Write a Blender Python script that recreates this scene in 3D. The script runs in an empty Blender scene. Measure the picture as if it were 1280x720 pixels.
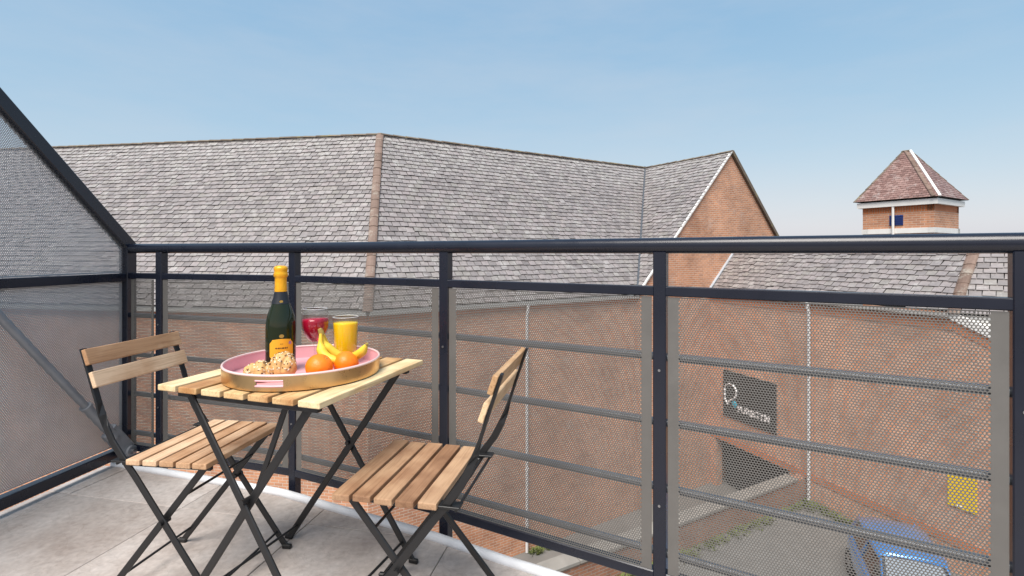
import bpy, bmesh, math, random
import numpy as np
from mathutils import Vector, Matrix
random.seed(7)
rng = np.random.default_rng(7)
R = math.radians
sc = bpy.context.scene
COL = sc.collection

# ------------------------------------------------------------------ camera
FPX, HOR, EYE = 630.0, 316.2, 1.084        # focal length in photo px, horizon row, eye height (m)
cam_d = bpy.data.cameras.new('camera')
cam = bpy.data.objects.new('camera', cam_d)
COL.objects.link(cam)
cam.location = (0, 0, EYE)
cam.rotation_euler = (R(90), 0, 0)
cam_d.sensor_width = 36
cam_d.lens = FPX / 1280 * 36
cam_d.shift_y = -(360 - HOR) / 1280
cam_d.clip_start = 0.05
cam_d.clip_end = 5000
sc.camera = cam

# ------------------------------------------------------------------ sky, sun, exposure
SUN_DIR = Vector((-0.20, -0.50, 0.84)).normalized()      # towards the sun
world = bpy.data.worlds.new('World')
sc.world = world
world.use_nodes = True
wn = world.node_tree.nodes
wl = world.node_tree.links
sky = wn.new('ShaderNodeTexSky')
sky.sky_type = 'NISHITA'
sky.sun_disc = False
sky.sun_elevation = math.asin(SUN_DIR.z)
sky.sun_rotation = math.atan2(SUN_DIR.x, SUN_DIR.y)
sky.altitude = 50
sky.air_density = 1.0
sky.dust_density = 1.2
sky.ozone_density = 1.5
bgn = wn['Background']
bgn.inputs['Strength'].default_value = 0.104
# one even tone response for the whole dome (thin high haze: paler and flatter than clean air)
sep = wn.new('ShaderNodeSeparateColor')
com = wn.new('ShaderNodeCombineColor')
wl.new(sky.outputs[0], sep.inputs[0])
for ch, (ex, ga_) in enumerate(((0.70, 1.17), (0.42, 1.74), (0.22, 2.58))):
    p_ = wn.new('ShaderNodeMath')
    p_.operation = 'POWER'
    p_.inputs[1].default_value = ex
    wl.new(sep.outputs[ch], p_.inputs[0])
    q_ = wn.new('ShaderNodeMath')
    q_.operation = 'MULTIPLY'
    q_.inputs[1].default_value = ga_
    wl.new(p_.outputs[0], q_.inputs[0])
    wl.new(q_.outputs[0], com.inputs[ch])
# faint uneven haze, the same all round
wtc = wn.new('ShaderNodeTexCoord')
wmp = wn.new('ShaderNodeMapping')
wmp.inputs['Scale'].default_value = (1.2, 1.2, 5.0)
wl.new(wtc.outputs['Generated'], wmp.inputs['Vector'])
wnz = wn.new('ShaderNodeTexNoise')
wnz.inputs['Scale'].default_value = 1.7
wnz.inputs['Detail'].default_value = 6
wnz.inputs['Roughness'].default_value = 0.6
wl.new(wmp.outputs[0], wnz.inputs['Vector'])
wmr = wn.new('ShaderNodeMapRange')
wmr.inputs['From Min'].default_value = 0.35
wmr.inputs['From Max'].default_value = 0.75
wmr.inputs['To Min'].default_value = 0.0
wmr.inputs['To Max'].default_value = 0.34
wl.new(wnz.outputs['Fac'], wmr.inputs['Value'])
wmx = wn.new('ShaderNodeMix')
wmx.data_type = 'RGBA'
wmx.inputs['B'].default_value = (3.05, 3.2, 3.5, 1)
wl.new(wmr.outputs['Result'], wmx.inputs['Factor'])
wl.new(com.outputs[0], wmx.inputs['A'])
wl.new(wmx.outputs['Result'], bgn.inputs['Color'])
sun_d = bpy.data.lights.new('sun', 'SUN')
sun_d.energy = 2.5
sun_d.angle = R(36)
sun_d.color = (1.0, 0.95, 0.88)
sun = bpy.data.objects.new('sun', sun_d)
COL.objects.link(sun)
sun.rotation_euler = SUN_DIR.to_track_quat('Z', 'Y').to_euler()
sun.location = (0, 0, 30)
sc.view_settings.view_transform = 'Standard'
sc.view_settings.look = 'None'
sc.view_settings.gamma = 1
sc.view_settings.use_curve_mapping = False
sc.view_settings.exposure = 1.05
sc.cycles.use_denoising = True
sc.cycles.max_bounces = 8
sc.cycles.transparent_max_bounces = 12
sc.cycles.caustics_reflective = False
sc.cycles.caustics_refractive = False


# ------------------------------------------------------------------ helpers
def pk(x, k, z=0.0):
    """photo column + scale (px per metre) -> point; z is relative to the eye"""
    return Vector(((x - 640) / k, FPX / k, EYE + z))


def at(x, y, zw):
    """photo pixel -> point at world height zw"""
    k = (y - HOR) / (EYE - zw)
    return Vector(((x - 640) / k, FPX / k, zw))


def empty(name, loc=(0, 0, 0), rz=0.0):
    o = bpy.data.objects.new(name, None)
    o.empty_display_size = 0.1
    COL.objects.link(o)
    o.location = loc
    o.rotation_euler = (0, 0, rz)
    return o


def tag(o, label, cat, group=None):
    o['label'] = label
    o['category'] = cat
    if group:
        o['group'] = group
    return o


def link(name, me, mat, parent=None):
    o = bpy.data.objects.new(name, me)
    COL.objects.link(o)
    if mat and not me.materials:
        me.materials.append(mat)
    if parent:
        o.parent = parent
    return o


class MB:
    def __init__(s):
        s.v, s.f, s.uv, s.sm = [], [], [], []

    def add(s, verts, faces, uvs=None, smooth=False):
        b = len(s.v)
        s.v += [tuple(p) for p in verts]
        for i, f in enumerate(faces):
            s.f.append([b + q for q in f])
            s.uv.append(uvs[i] if uvs else None)
            s.sm.append(smooth)
        return s

    def bar(s, p0, p1, w, t, up=(0, 0, 1)):
        """box from p0 to p1; w across, t along 'up'"""
        p0, p1 = Vector(p0), Vector(p1)
        d = (p1 - p0).normalized()
        x = d.cross(Vector(up))
        if x.length < 1e-4:
            x = d.cross(Vector((1, 0, 0)))
        x.normalize()
        y = x.cross(d).normalized()
        c = []
        for p in (p0, p1):
            for a, b in ((-1, -1), (1, -1), (1, 1), (-1, 1)):
                c.append(p + x * (a * w / 2) + y * (b * t / 2))
        s.add(c, [(0, 3, 2, 1), (4, 5, 6, 7), (0, 1, 5, 4), (1, 2, 6, 5), (2, 3, 7, 6), (3, 0, 4, 7)])
        return s

    def box(s, c, sz):
        x, y, z = c
        a, b, d = sz[0] / 2, sz[1] / 2, sz[2] / 2
        v = [(x + i * a, y + j * b, z + k * d) for k in (-1, 1) for i, j in ((-1, -1), (1, -1), (1, 1), (-1, 1))]
        s.add(v, [(0, 3, 2, 1), (4, 5, 6, 7), (0, 1, 5, 4), (1, 2, 6, 5), (2, 3, 7, 6), (3, 0, 4, 7)])
        return s

    def tube(s, path, r, n=10, caps=True, ring=None):
        path = [Vector(p) for p in path]
        rs = r if isinstance(r, (list, tuple)) else [r] * len(path)
        rings = []
        prev = None
        for i, p in enumerate(path):
            d = (path[min(i + 1, len(path) - 1)] - path[max(i - 1, 0)]).normalized()
            if prev is None:
                a = d.cross(Vector((0, 0, 1)))
                if a.length < 1e-3:
                    a = d.cross(Vector((1, 0, 0)))
            else:
                a = prev - d * prev.dot(d)
            a.normalize()
            prev = a
            b = d.cross(a)
            rings.append([p + a * math.cos(q) * rs[i] + b * math.sin(q) * rs[i] for q in (2 * math.pi * j / n for j in range(n))])
        v = [q for rg in rings for q in rg]
        f = [(i * n + j, i * n + (j + 1) % n, (i + 1) * n + (j + 1) % n, (i + 1) * n + j) for i in range(len(path) - 1) for j in range(n)]
        s.add(v, f, smooth=True)
        if caps:
            s.add(rings[0], [tuple(reversed(range(n)))])
            s.add(rings[-1], [tuple(range(n))])
        return s

    def sweep(s, path, wdir, w, t):
        """flat bar swept along a path; wdir: width direction(s), t: thickness"""
        path = [Vector(p) for p in path]
        rings = []
        for i, p in enumerate(path):
            d = (path[min(i + 1, len(path) - 1)] - path[max(i - 1, 0)]).normalized()
            wd = Vector(wdir[i] if isinstance(wdir, list) else wdir)
            wd = (wd - d * wd.dot(d)).normalized()
            td = d.cross(wd)
            rings.append([p + wd * (a * w / 2) + td * (b * t / 2) for a, b in ((-1, -.6), (-.8, -1), (.8, -1), (1, -.6), (1, .6), (.8, 1), (-.8, 1), (-1, .6))])
        n = 8
        v = [q for rg in rings for q in rg]
        f = [(i * n + j, i * n + (j + 1) % n, (i + 1) * n + (j + 1) % n, (i + 1) * n + j) for i in range(len(path) - 1) for j in range(n)]
        f += [tuple(reversed(range(n))), tuple((len(path) - 1) * n + j for j in range(n))]
        s.add(v, f)
        return s

    def lathe(s, prof, n=32, c=(0, 0, 0), smooth=True):
        v = [(c[0] + r * math.cos(2 * math.pi * j / n), c[1] + r * math.sin(2 * math.pi * j / n), c[2] + z) for r, z in prof for j in range(n)]
        f = [(i * n + j, i * n + (j + 1) % n, (i + 1) * n + (j + 1) % n, (i + 1) * n + j) for i in range(len(prof) - 1) for j in range(n)]
        s.add(v, f, smooth=smooth)
        return s

    def prism(s, o, u, v, pts, thick, n=None):
        """polygon pts (a,b) in plane o + a u + b v, extruded by 'thick' against n (front face at o); uv in metres"""
        o, u, v = Vector(o), Vector(u), Vector(v)
        n = Vector(n) if n is not None else u.cross(v).normalized()
        ccw = u.cross(v).dot(n) > 0
        if not ccw:
            pts = list(reversed(pts))
        area = sum(pts[i][0] * pts[(i + 1) % len(pts)][1] - pts[(i + 1) % len(pts)][0] * pts[i][1] for i in range(len(pts)))
        if (area < 0) == ccw:
            pts = list(reversed(pts))
        N = len(pts)
        fr = [o + u * a + v * b for a, b in pts]
        bk = [p - n * thick for p in fr]
        faces = [tuple(range(N)), tuple(N + i for i in reversed(range(N)))]
        uvs = [[(a, b) for a, b in pts], [(a, b) for a, b in reversed(pts)]]
        acc = 0
        for i in range(N):
            j = (i + 1) % N
            faces.append((i, N + i, N + j, j))
            (a0, b0), (a1, b1) = pts[i], pts[j]
            if abs(a1 - a0) < abs(b1 - b0) * 0.3:
                uvs.append([(a0, b0), (a0 + thick, b0), (a1 + thick, b1), (a1, b1)])
            else:
                uvs.append([(a0, b0), (a0, b0 - thick), (a1, b1 - thick), (a1, b1)])
        s.add(fr + bk, faces, uvs)
        return s

    def mesh(s, name, bevel=0.0, seg=1, weld=False):
        me = bpy.data.meshes.new(name)
        me.from_pydata(s.v, [], s.f)
        if any(u is not None for u in s.uv):
            ul = me.uv_layers.new(name='UVMap')
            li = 0
            for f, u in zip(s.f, s.uv):
                for q in range(len(f)):
                    ul.data[li].uv = u[q] if u else (0, 0)
                    li += 1
        me.polygons.foreach_set('use_smooth', s.sm)
        if bevel or weld:
            bm = bmesh.new()
            bm.from_mesh(me)
            if weld:
                bmesh.ops.remove_doubles(bm, verts=bm.verts, dist=1e-5)
            if bevel:
                es = [e for e in bm.edges if len(e.link_faces) == 2 and e.calc_face_angle(0) > 0.6]
                bmesh.ops.bevel(bm, geom=es, offset=bevel, segments=seg, profile=0.6, affect='EDGES')
            bm.to_mesh(me)
            bm.free()
        me.update()
        return me

    def build(s, name, mat, parent=None, bevel=0.0, seg=1, weld=False):
        return link(name, s.mesh(name, bevel, seg, weld), mat, parent)


# ------------------------------------------------------------------ materials
def newmat(name):
    m = bpy.data.materials.new(name)
    m.use_nodes = True
    nt = m.node_tree
    return m, nt.nodes, nt.links, nt.nodes['Principled BSDF']


def plain(name, col, rough=0.5, metal=0.0, noise=0.0, scale=20.0, bump=0.0, spec=0.5, coat=0.0):
    m, n, l, b = newmat(name)
    b.inputs['Roughness'].default_value = rough
    b.inputs['Metallic'].default_value = metal
    b.inputs['Specular IOR Level'].default_value = spec
    b.inputs['Coat Weight'].default_value = coat
    b.inputs['Base Color'].default_value = (*col, 1)
    if noise or bump:
        tc = n.new('ShaderNodeTexCoord')
        nz = n.new('ShaderNodeTexNoise')
        nz.inputs['Scale'].default_value = scale
        nz.inputs['Detail'].default_value = 6
        l.new(tc.outputs['Object'], nz.inputs['Vector'])
        if noise:
            mx = n.new('ShaderNodeMix')
            mx.data_type = 'RGBA'
            mx.inputs['A'].default_value = (*[max(0, c * (1 - noise)) for c in col], 1)
            mx.inputs['B'].default_value = (*[min(1, c * (1 + noise)) for c in col], 1)
            l.new(nz.outputs['Fac'], mx.inputs['Factor'])
            l.new(mx.outputs['Result'], b.inputs['Base Color'])
            mr = n.new('ShaderNodeMapRange')
            mr.inputs['To Min'].default_value = max(0.02, rough - 0.12)
            mr.inputs['To Max'].default_value = min(1, rough + 0.12)
            l.new(nz.outputs['Fac'], mr.inputs['Value'])
            l.new(mr.outputs['Result'], b.inputs['Roughness'])
        if bump:
            bp = n.new('ShaderNodeBump')
            bp.inputs['Strength'].default_value = bump
            bp.inputs['Distance'].default_value = 0.004
            l.new(nz.outputs['Fac'], bp.inputs['Height'])
            l.new(bp.outputs['Normal'], b.inputs['Normal'])
    return m


def ramp(n, stops):
    r = n.new('ShaderNodeValToRGB')
    e = r.color_ramp.elements
    while len(e) < len(stops):
        e.new(0.5)
    for q, (p, c) in zip(e, stops):
        q.position = p
        q.color = (*c, 1) if len(c) == 3 else c
    return r


def mixc(n, l, a, b, fac, mode='MIX'):
    m = n.new('ShaderNodeMix')
    m.data_type = 'RGBA'
    m.blend_type = mode
    for nm, val in (('A', a), ('B', b), ('Factor', fac)):
        if isinstance(val, bpy.types.NodeSocket):
            l.new(val, m.inputs[nm])
        elif nm == 'Factor':
            m.inputs[nm].default_value = val
        else:
            m.inputs[nm].default_value = (*val, 1)
    return m.outputs['Result']


def wood(name, lo, mid, hi):
    """grain runs along local X; every slat takes its own tone"""
    m, n, l, b = newmat(name)
    tc = n.new('ShaderNodeTexCoord')
    oi = n.new('ShaderNodeObjectInfo')
    off = n.new('ShaderNodeVectorMath')
    off.operation = 'MULTIPLY_ADD'
    cx = n.new('ShaderNodeCombineXYZ')
    for i in range(3):
        l.new(oi.outputs['Random'], cx.inputs[i])
    off.inputs[1].default_value = (7.3, 13.1, 5.7)
    l.new(cx.outputs[0], off.inputs[0])
    l.new(tc.outputs['Object'], off.inputs[2])
    mp = n.new('ShaderNodeMapping')
    mp.inputs['Scale'].default_value = (3.0, 60.0, 60.0)
    l.new(off.outputs[0], mp.inputs['Vector'])
    nz = n.new('ShaderNodeTexNoise')
    nz.inputs['Scale'].default_value = 1.6
    nz.inputs['Detail'].default_value = 8
    nz.inputs['Distortion'].default_value = 1.4
    l.new(mp.outputs[0], nz.inputs['Vector'])
    n2 = n.new('ShaderNodeTexNoise')
    n2.inputs['Scale'].default_value = 9.0
    n2.inputs['Detail'].default_value = 3
    l.new(off.outputs[0], n2.inputs['Vector'])
    ad = n.new('ShaderNodeMath')
    ad.operation = 'MULTIPLY_ADD'
    ad.inputs[1].default_value = 0.55
    l.new(oi.outputs['Random'], ad.inputs[0])
    l.new(n2.outputs['Fac'], ad.inputs[2])
    sb = n.new('ShaderNodeMath')
    sb.operation = 'SUBTRACT'
    sb.inputs[1].default_value = 0.27
    l.new(ad.outputs[0], sb.inputs[0])
    rp = ramp(n, [(0.25, lo), (0.5, mid), (0.8, hi)])
    l.new(sb.outputs[0], rp.inputs[0])
    gr = ramp(n, [(0.3, (0.50, 0.40, 0.32)), (0.55, (1, 1, 1))])
    l.new(nz.outputs['Fac'], gr.inputs[0])
    c = mixc(n, l, rp.outputs[0], gr.outputs[0], 0.55, 'MULTIPLY')
    l.new(c, b.inputs['Base Color'])
    b.inputs['Roughness'].default_value = 0.52
    bp = n.new('ShaderNodeBump')
    bp.inputs['Strength'].default_value = 0.25
    bp.inputs['Distance'].default_value = 0.001
    l.new(nz.outputs['Fac'], bp.inputs['Height'])
    l.new(bp.outputs['Normal'], b.inputs['Normal'])
    return m


def brick(name, c1, c2, mortar, bw=0.225, rh=0.075, soldier=False):
    m, n, l, b = newmat(name)
    uv = n.new('ShaderNodeUVMap')
    uv.uv_map = 'UVMap'
    src = uv.outputs[0]
    bt = n.new('ShaderNodeTexBrick')
    bt.offset = 0.0 if soldier else 0.5
    bt.inputs['Scale'].default_value = 1.0
    bt.inputs['Brick Width'].default_value = bw
    bt.inputs['Row Height'].default_value = rh
    bt.inputs['Mortar Size'].default_value = 0.007
    bt.inputs['Mortar Smooth'].default_value = 0.2
    bt.inputs['Bias'].default_value = -0.1
    bt.inputs['Color1'].default_value = (*c1, 1)
    bt.inputs['Color2'].default_value = (*c2, 1)
    bt.inputs['Mortar'].default_value = (*mortar, 1)
    l.new(src, bt.inputs['Vector'])
    nz = n.new('ShaderNodeTexNoise')
    nz.inputs['Scale'].default_value = 0.7
    nz.inputs['Detail'].default_value = 7
    nz.inputs['Roughness'].default_value = 0.65
    l.new(src, nz.inputs['Vector'])
    rp = ramp(n, [(0.32, (0.62, 0.56, 0.52)), (0.5, (0.95, 0.95, 0.95)), (0.68, (1.25, 1.2, 1.15))])
    l.new(nz.outputs['Fac'], rp.inputs[0])
    c = mixc(n, l, bt.outputs['Color'], rp.outputs[0], 0.8, 'MULTIPLY')
    # lime bloom in patches
    n3 = n.new('ShaderNodeTexNoise')
    n3.inputs['Scale'].default_value = 1.9
    n3.inputs['Detail'].default_value = 9
    l.new(src, n3.inputs['Vector'])
    r3 = ramp(n, [(0.60, (0, 0, 0)), (0.74, (1, 1, 1))])
    l.new(n3.outputs['Fac'], r3.inputs[0])
    mfac = n.new('ShaderNodeMath')
    mfac.operation = 'MULTIPLY'
    mfac.inputs[1].default_value = 0.35
    l.new(r3.outputs[0], mfac.inputs[0])
    c = mixc(n, l, c, (0.55, 0.46, 0.40), mfac.outputs[0])
    l.new(c, b.inputs['Base Color'])
    b.inputs['Roughness'].default_value = 0.85
    bp = n.new('ShaderNodeBump')
    bp.invert = True
    bp.inputs['Strength'].default_value = 0.6
    bp.inputs['Distance'].default_value = 0.01
    l.new(bt.outputs['Fac'], bp.inputs['Height'])
    l.new(bp.outputs['Normal'], b.inputs['Normal'])
    return m


def slate_mat(name, stops, lichen_sheen=(0.46, 0.45, 0.43), rough=0.5, sheen_z=0.0):
    """tone per slate: Object Info random for single slates, attribute 'rnd' inside the joined rest"""
    m, n, l, b = newmat(name)
    at_ = n.new('ShaderNodeAttribute')
    at_.attribute_name = 'rnd'
    oi = n.new('ShaderNodeObjectInfo')
    ad = n.new('ShaderNodeMath')
    ad.operation = 'ADD'
    l.new(at_.outputs['Fac'], ad.inputs[0])
    l.new(oi.outputs['Random'], ad.inputs[1])
    fr = n.new('ShaderNodeMath')
    fr.operation = 'FRACT'
    l.new(ad.outputs[0], fr.inputs[0])
    rp = ramp(n, stops)
    l.new(fr.outputs[0], rp.inputs[0])
    geo = n.new('ShaderNodeNewGeometry')
    nz = n.new('ShaderNodeTexNoise')
    nz.inputs['Scale'].default_value = 6.0
    nz.inputs['Detail'].default_value = 8
    nz.inputs['Roughness'].default_value = 0.7
    l.new(geo.outputs['Position'], nz.inputs['Vector'])
    r2 = ramp(n, [(0.3, (0.72, 0.72, 0.72)), (0.65, (1.15, 1.15, 1.15))])
    l.new(nz.outputs['Fac'], r2.inputs[0])
    c = mixc(n, l, rp.outputs[0], r2.outputs[0], 0.8, 'MULTIPLY')
    n3 = n.new('ShaderNodeTexNoise')
    n3.inputs['Scale'].default_value = 3.4
    n3.inputs['Detail'].default_value = 10
    n3.inputs['Roughness'].default_value = 0.75
    l.new(geo.outputs['Position'], n3.inputs['Vector'])
    r3 = ramp(n, [(0.53, (0, 0, 0)), (0.66, (1, 1, 1))])
    l.new(n3.outputs['Fac'], r3.inputs[0])
    mf = n.new('ShaderNodeMath')
    mf.operation = 'MULTIPLY'
    mf.inputs[1].default_value = 0.6
    l.new(r3.outputs[0], mf.inputs[0])
    if sheen_z:  # paler towards the ridge: sky sheen painted into the slate colour
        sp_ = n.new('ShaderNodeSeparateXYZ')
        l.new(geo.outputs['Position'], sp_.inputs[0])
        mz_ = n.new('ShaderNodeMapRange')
        mz_.inputs['From Min'].default_value = sheen_z - 1.5
        mz_.inputs['From Max'].default_value = sheen_z
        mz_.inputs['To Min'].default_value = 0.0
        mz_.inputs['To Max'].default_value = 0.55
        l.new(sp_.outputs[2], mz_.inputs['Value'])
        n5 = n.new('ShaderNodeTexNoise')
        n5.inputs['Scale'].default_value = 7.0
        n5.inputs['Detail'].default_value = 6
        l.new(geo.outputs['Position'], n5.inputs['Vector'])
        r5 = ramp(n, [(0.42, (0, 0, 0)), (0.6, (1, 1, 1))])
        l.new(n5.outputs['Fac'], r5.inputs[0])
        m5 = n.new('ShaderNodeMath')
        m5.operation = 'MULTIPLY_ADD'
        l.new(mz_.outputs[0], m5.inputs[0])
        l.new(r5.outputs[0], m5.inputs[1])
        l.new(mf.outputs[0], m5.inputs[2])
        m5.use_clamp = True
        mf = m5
    c = mixc(n, l, c, lichen_sheen, mf.outputs[0])  # one pale tone serves the lichen patches and the painted ridge sheen
    l.new(c, b.inputs['Base Color'])
    b.inputs['Roughness'].default_value = rough
    bp = n.new('ShaderNodeBump')
    bp.inputs['Strength'].default_value = 0.4
    bp.inputs['Distance'].default_value = 0.01
    l.new(nz.outputs['Fac'], bp.inputs['Height'])
    l.new(bp.outputs['Normal'], b.inputs['Normal'])
    return m


def glassy(name, col, rough=0.0, ior=1.45):
    m, n, l, b = newmat(name)
    b.inputs['Base Color'].default_value = (*col, 1)
    b.inputs['Roughness'].default_value = rough
    b.inputs['IOR'].default_value = ior
    b.inputs['Transmission Weight'].default_value = 1.0
    return m


def thin_glass(name):
    m, n, l, b = newmat(name)
    n.remove(b)
    tr_ = n.new('ShaderNodeBsdfTransparent')
    tr_.inputs[0].default_value = (0.96, 0.97, 0.97, 1)
    gl = n.new('ShaderNodeBsdfGlossy')
    gl.inputs['Roughness'].default_value = 0.03
    lf = n.new('ShaderNodeLayerWeight')
    pw = n.new('ShaderNodeMath')
    pw.operation = 'POWER'
    pw.inputs[1].default_value = 2.6
    l.new(lf.outputs['Facing'], pw.inputs[0])
    lw = n.new('ShaderNodeMath')
    lw.operation = 'MULTIPLY_ADD'
    lw.inputs[1].default_value = 0.85
    lw.inputs[2].default_value = 0.05
    l.new(pw.outputs[0], lw.inputs[0])
    mx = n.new('ShaderNodeMixShader')
    l.new(lw.outputs[0], mx.inputs[0])
    l.new(tr_.outputs[0], mx.inputs[1])
    l.new(gl.outputs[0], mx.inputs[2])
    l.new(mx.outputs[0], n['Material Output'].inputs[0])
    return m


M = {}
M['rail'] = plain('navy_black_paint', (0.008, 0.0105, 0.021), 0.28, 0.0, 0.25, 9, 0.05, 0.5)
M['panel'] = plain('taupe_panel_metal', (0.155, 0.149, 0.140), 0.5, 0.25, 0.18, 14, 0.0, 0.4)
M['screen'] = plain('silver_screen_metal', (0.42, 0.42, 0.43), 0.5, 0.25, 0.15, 14, 0.0, 0.4)
M['bar'] = plain('grey_bar_paint', (0.25, 0.27, 0.30), 0.35, 0.3, 0.15, 14)
M['bracegrey'] = plain('grey_brace_paint', (0.27, 0.28, 0.30), 0.42, 0.2, 0.2, 20)
M['steel'] = plain('black_powder_coat', (0.010, 0.010, 0.011), 0.42, 0.0, 0.2, 60, 0.1)
M['boltm'] = plain('bolt_zinc', (0.35, 0.35, 0.36), 0.35, 0.9)
M['edge'] = plain('white_edge_trim', (0.74, 0.76, 0.79), 0.45, 0.0, 0.25, 12, 0.3)
M['grout'] = plain('slab_joint', (0.30, 0.26, 0.23), 0.95, 0, 0.3, 30)
M['concrete'] = plain('concrete_edge', (0.33, 0.31, 0.29), 0.9, 0, 0.25, 8, 0.4)
M['lead'] = plain('lead_flashing', (0.50, 0.56, 0.62), 0.45, 0.2, 0.15, 6)
M['gutter'] = plain('pale_gutter', (0.50, 0.50, 0.48), 0.5, 0, 0.2, 3)
M['white'] = plain('white_paint', (0.78, 0.77, 0.74), 0.5, 0, 0.1, 4)
M['pipe'] = plain('pale_downpipe', (0.66, 0.66, 0.66), 0.45, 0, 0.12, 3)
M['deck'] = plain('roof_felt', (0.03, 0.03, 0.032), 0.9)
M['asphalt'] = plain('asphalt', (0.185, 0.183, 0.172), 0.9, 0, 0.35, 2.5, 0.6)
M['yard'] = plain('yard_concrete', (0.17, 0.165, 0.155), 0.9, 0, 0.35, 1.5, 0.5)
M['coping'] = plain('concrete_coping', (0.25, 0.235, 0.21), 0.85, 0, 0.3, 3, 0.4)
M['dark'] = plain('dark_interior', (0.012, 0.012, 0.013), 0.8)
M['louvre'] = plain('blue_louvre', (0.02, 0.05, 0.22), 0.5)
M['brick'] = brick('orange_brick', (0.62, 0.295, 0.165), (0.455, 0.215, 0.13), (0.64, 0.545, 0.44))
M['soldier'] = brick('soldier_brick', (0.58, 0.19, 0.07), (0.50, 0.16, 0.06), (0.42, 0.32, 0.24), 0.075, 0.60, True)
M['lowbrick'] = brick('low_wall_brick', (0.36, 0.17, 0.10), (0.25, 0.12, 0.08), (0.33, 0.29, 0.25))
M['slate'] = slate_mat('mauve_grey_slate', [(0.0, (0.200, 0.180, 0.176)), (0.35, (0.256, 0.233, 0.230)), (0.62, (0.292, 0.258, 0.254)), (0.88, (0.256, 0.238, 0.222)), (1.0, (0.325, 0.300, 0.295))], sheen_z=4.95)
M['tile'] = slate_mat('red_clay_tile', [(0.0, (0.18, 0.10, 0.085)), (0.5, (0.255, 0.15, 0.13)), (1.0, (0.31, 0.20, 0.175))], (0.42, 0.38, 0.36))
M['hip'] = slate_mat('brown_hip_tile', [(0.0, (0.145, 0.095, 0.072)), (1.0, (0.22, 0.15, 0.118))], (0.42, 0.40, 0.34), 0.7)
M['ridge'] = slate_mat('mossy_ridge_tile', [(0.0, (0.13, 0.10, 0.075)), (1.0, (0.21, 0.17, 0.13))], (0.30, 0.26, 0.10), 0.8)
M['wood_table'] = wood('pale_acacia_table', (0.46, 0.23, 0.085), (0.70, 0.46, 0.22), (0.84, 0.67, 0.40))
M['wood_left'] = wood('pinkish_acacia', (0.44, 0.25, 0.13), (0.60, 0.385, 0.23), (0.74, 0.53, 0.35))
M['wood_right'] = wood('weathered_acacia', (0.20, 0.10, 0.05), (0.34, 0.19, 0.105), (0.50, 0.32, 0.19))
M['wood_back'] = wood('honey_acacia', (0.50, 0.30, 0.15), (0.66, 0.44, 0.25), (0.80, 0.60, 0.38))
M['gold'] = plain('brushed_gold', (0.72, 0.47, 0.23), 0.30, 1.0, 0.06, 40)
M['pink'] = plain('pink_enamel', (0.78, 0.43, 0.47), 0.3, 0, 0.04, 10, 0, 0.5)
M['orange'] = plain('orange_peel', (0.93, 0.21, 0.004), 0.42, 0, 0.12, 60, 0.5)
M['banana'] = plain('banana_peel', (0.80, 0.56, 0.05), 0.5, 0, 0.15, 25)
M['bananatip'] = plain('banana_stalk', (0.34, 0.25, 0.06), 0.7, 0, 0.3, 60)
M['bottle'] = plain('dark_green_glass', (0.010, 0.016, 0.004), 0.08, 0, 0, 1, 0, 0.5, 0.0)
M['foil'] = plain('orange_foil', (0.90, 0.43, 0.015), 0.32, 0.25, 0.12, 70, 0.5)
M['label'] = plain('orange_label', (0.88, 0.40, 0.02), 0.6, 0, 0.05, 40)
M['gilt'] = plain('gilt_print', (0.60, 0.38, 0.10), 0.35, 0.8)
M['ink'] = plain('dark_label_ink', (0.12, 0.045, 0.01), 0.7)
M['band'] = plain('dark_neck_band', (0.012, 0.014, 0.02), 0.4)
M['glass'] = thin_glass('clear_glass')
M['wine'] = plain('rose_red_wine', (0.60, 0.010, 0.05), 0.05, 0, 0, 1, 0, 0.5)
M['wine'].node_tree.nodes['Principled BSDF'].inputs['Transmission Weight'].default_value = 0.35
M['juice'] = plain('orange_juice', (1.0, 0.58, 0.008), 0.25, 0, 0.04, 12)
M['juice'].node_tree.nodes['Principled BSDF'].inputs['Subsurface Weight'].default_value = 0.8
M['juice'].node_tree.nodes['Principled BSDF'].inputs['Subsurface Radius'].default_value = (0.03, 0.02, 0.004)
M['juice'].node_tree.nodes['Principled BSDF'].inputs['Subsurface Scale'].default_value = 1.0
M['lip'] = plain('bright_glass_lip', (0.72, 0.75, 0.77), 0.1, 0, 0, 1, 0, 0.8)
M['bread'] = plain('baked_crust', (0.62, 0.36, 0.13), 0.6, 0, 0.45, 28, 0.8)
M['seed'] = plain('dark_seed', (0.07, 0.03, 0.015), 0.6)
M['seedpale'] = plain('pale_flake', (0.75, 0.62, 0.42), 0.6)
M['carblue'] = plain('blue_car_paint', (0.045, 0.24, 0.62), 0.2, 0.3, 0, 1, 0, 0.5, 1.0)
M['carglass'] = plain('car_glass', (0.02, 0.024, 0.028), 0.04, 0, 0, 1, 0, 1.0, 1.0)
M['screenglare'] = plain('windscreen_sky_glare', (0.36, 0.40, 0.43), 0.12, 0.4, 0, 1, 0, 0.8, 1.0)  # pale base colour: the sky's reflection painted into the windscreen glass
M['tyre'] = plain('tyre_rubber', (0.02, 0.02, 0.02), 0.85)
M['rim'] = plain('alloy_rim', (0.5, 0.5, 0.52), 0.3, 0.9)
M['lamp'] = plain('headlamp_lens', (0.7, 0.72, 0.75), 0.1, 0.2, 0, 1, 0, 0.8, 1)
M['signblack'] = plain('black_sign_panel', (0.018, 0.022, 0.024), 0.5)
M['signwhite'] = plain('white_sign_letters', (0.8, 0.8, 0.8), 0.5)
M['signteal'] = plain('teal_sign_dot', (0.03, 0.35, 0.48), 0.5)
M['signyellow'] = plain('yellow_sign_panel', (0.86, 0.56, 0.01), 0.5, 0, 0.04, 4)
M['signblue'] = plain('blue_sign_strip', (0.03, 0.12, 0.42), 0.5)
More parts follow.
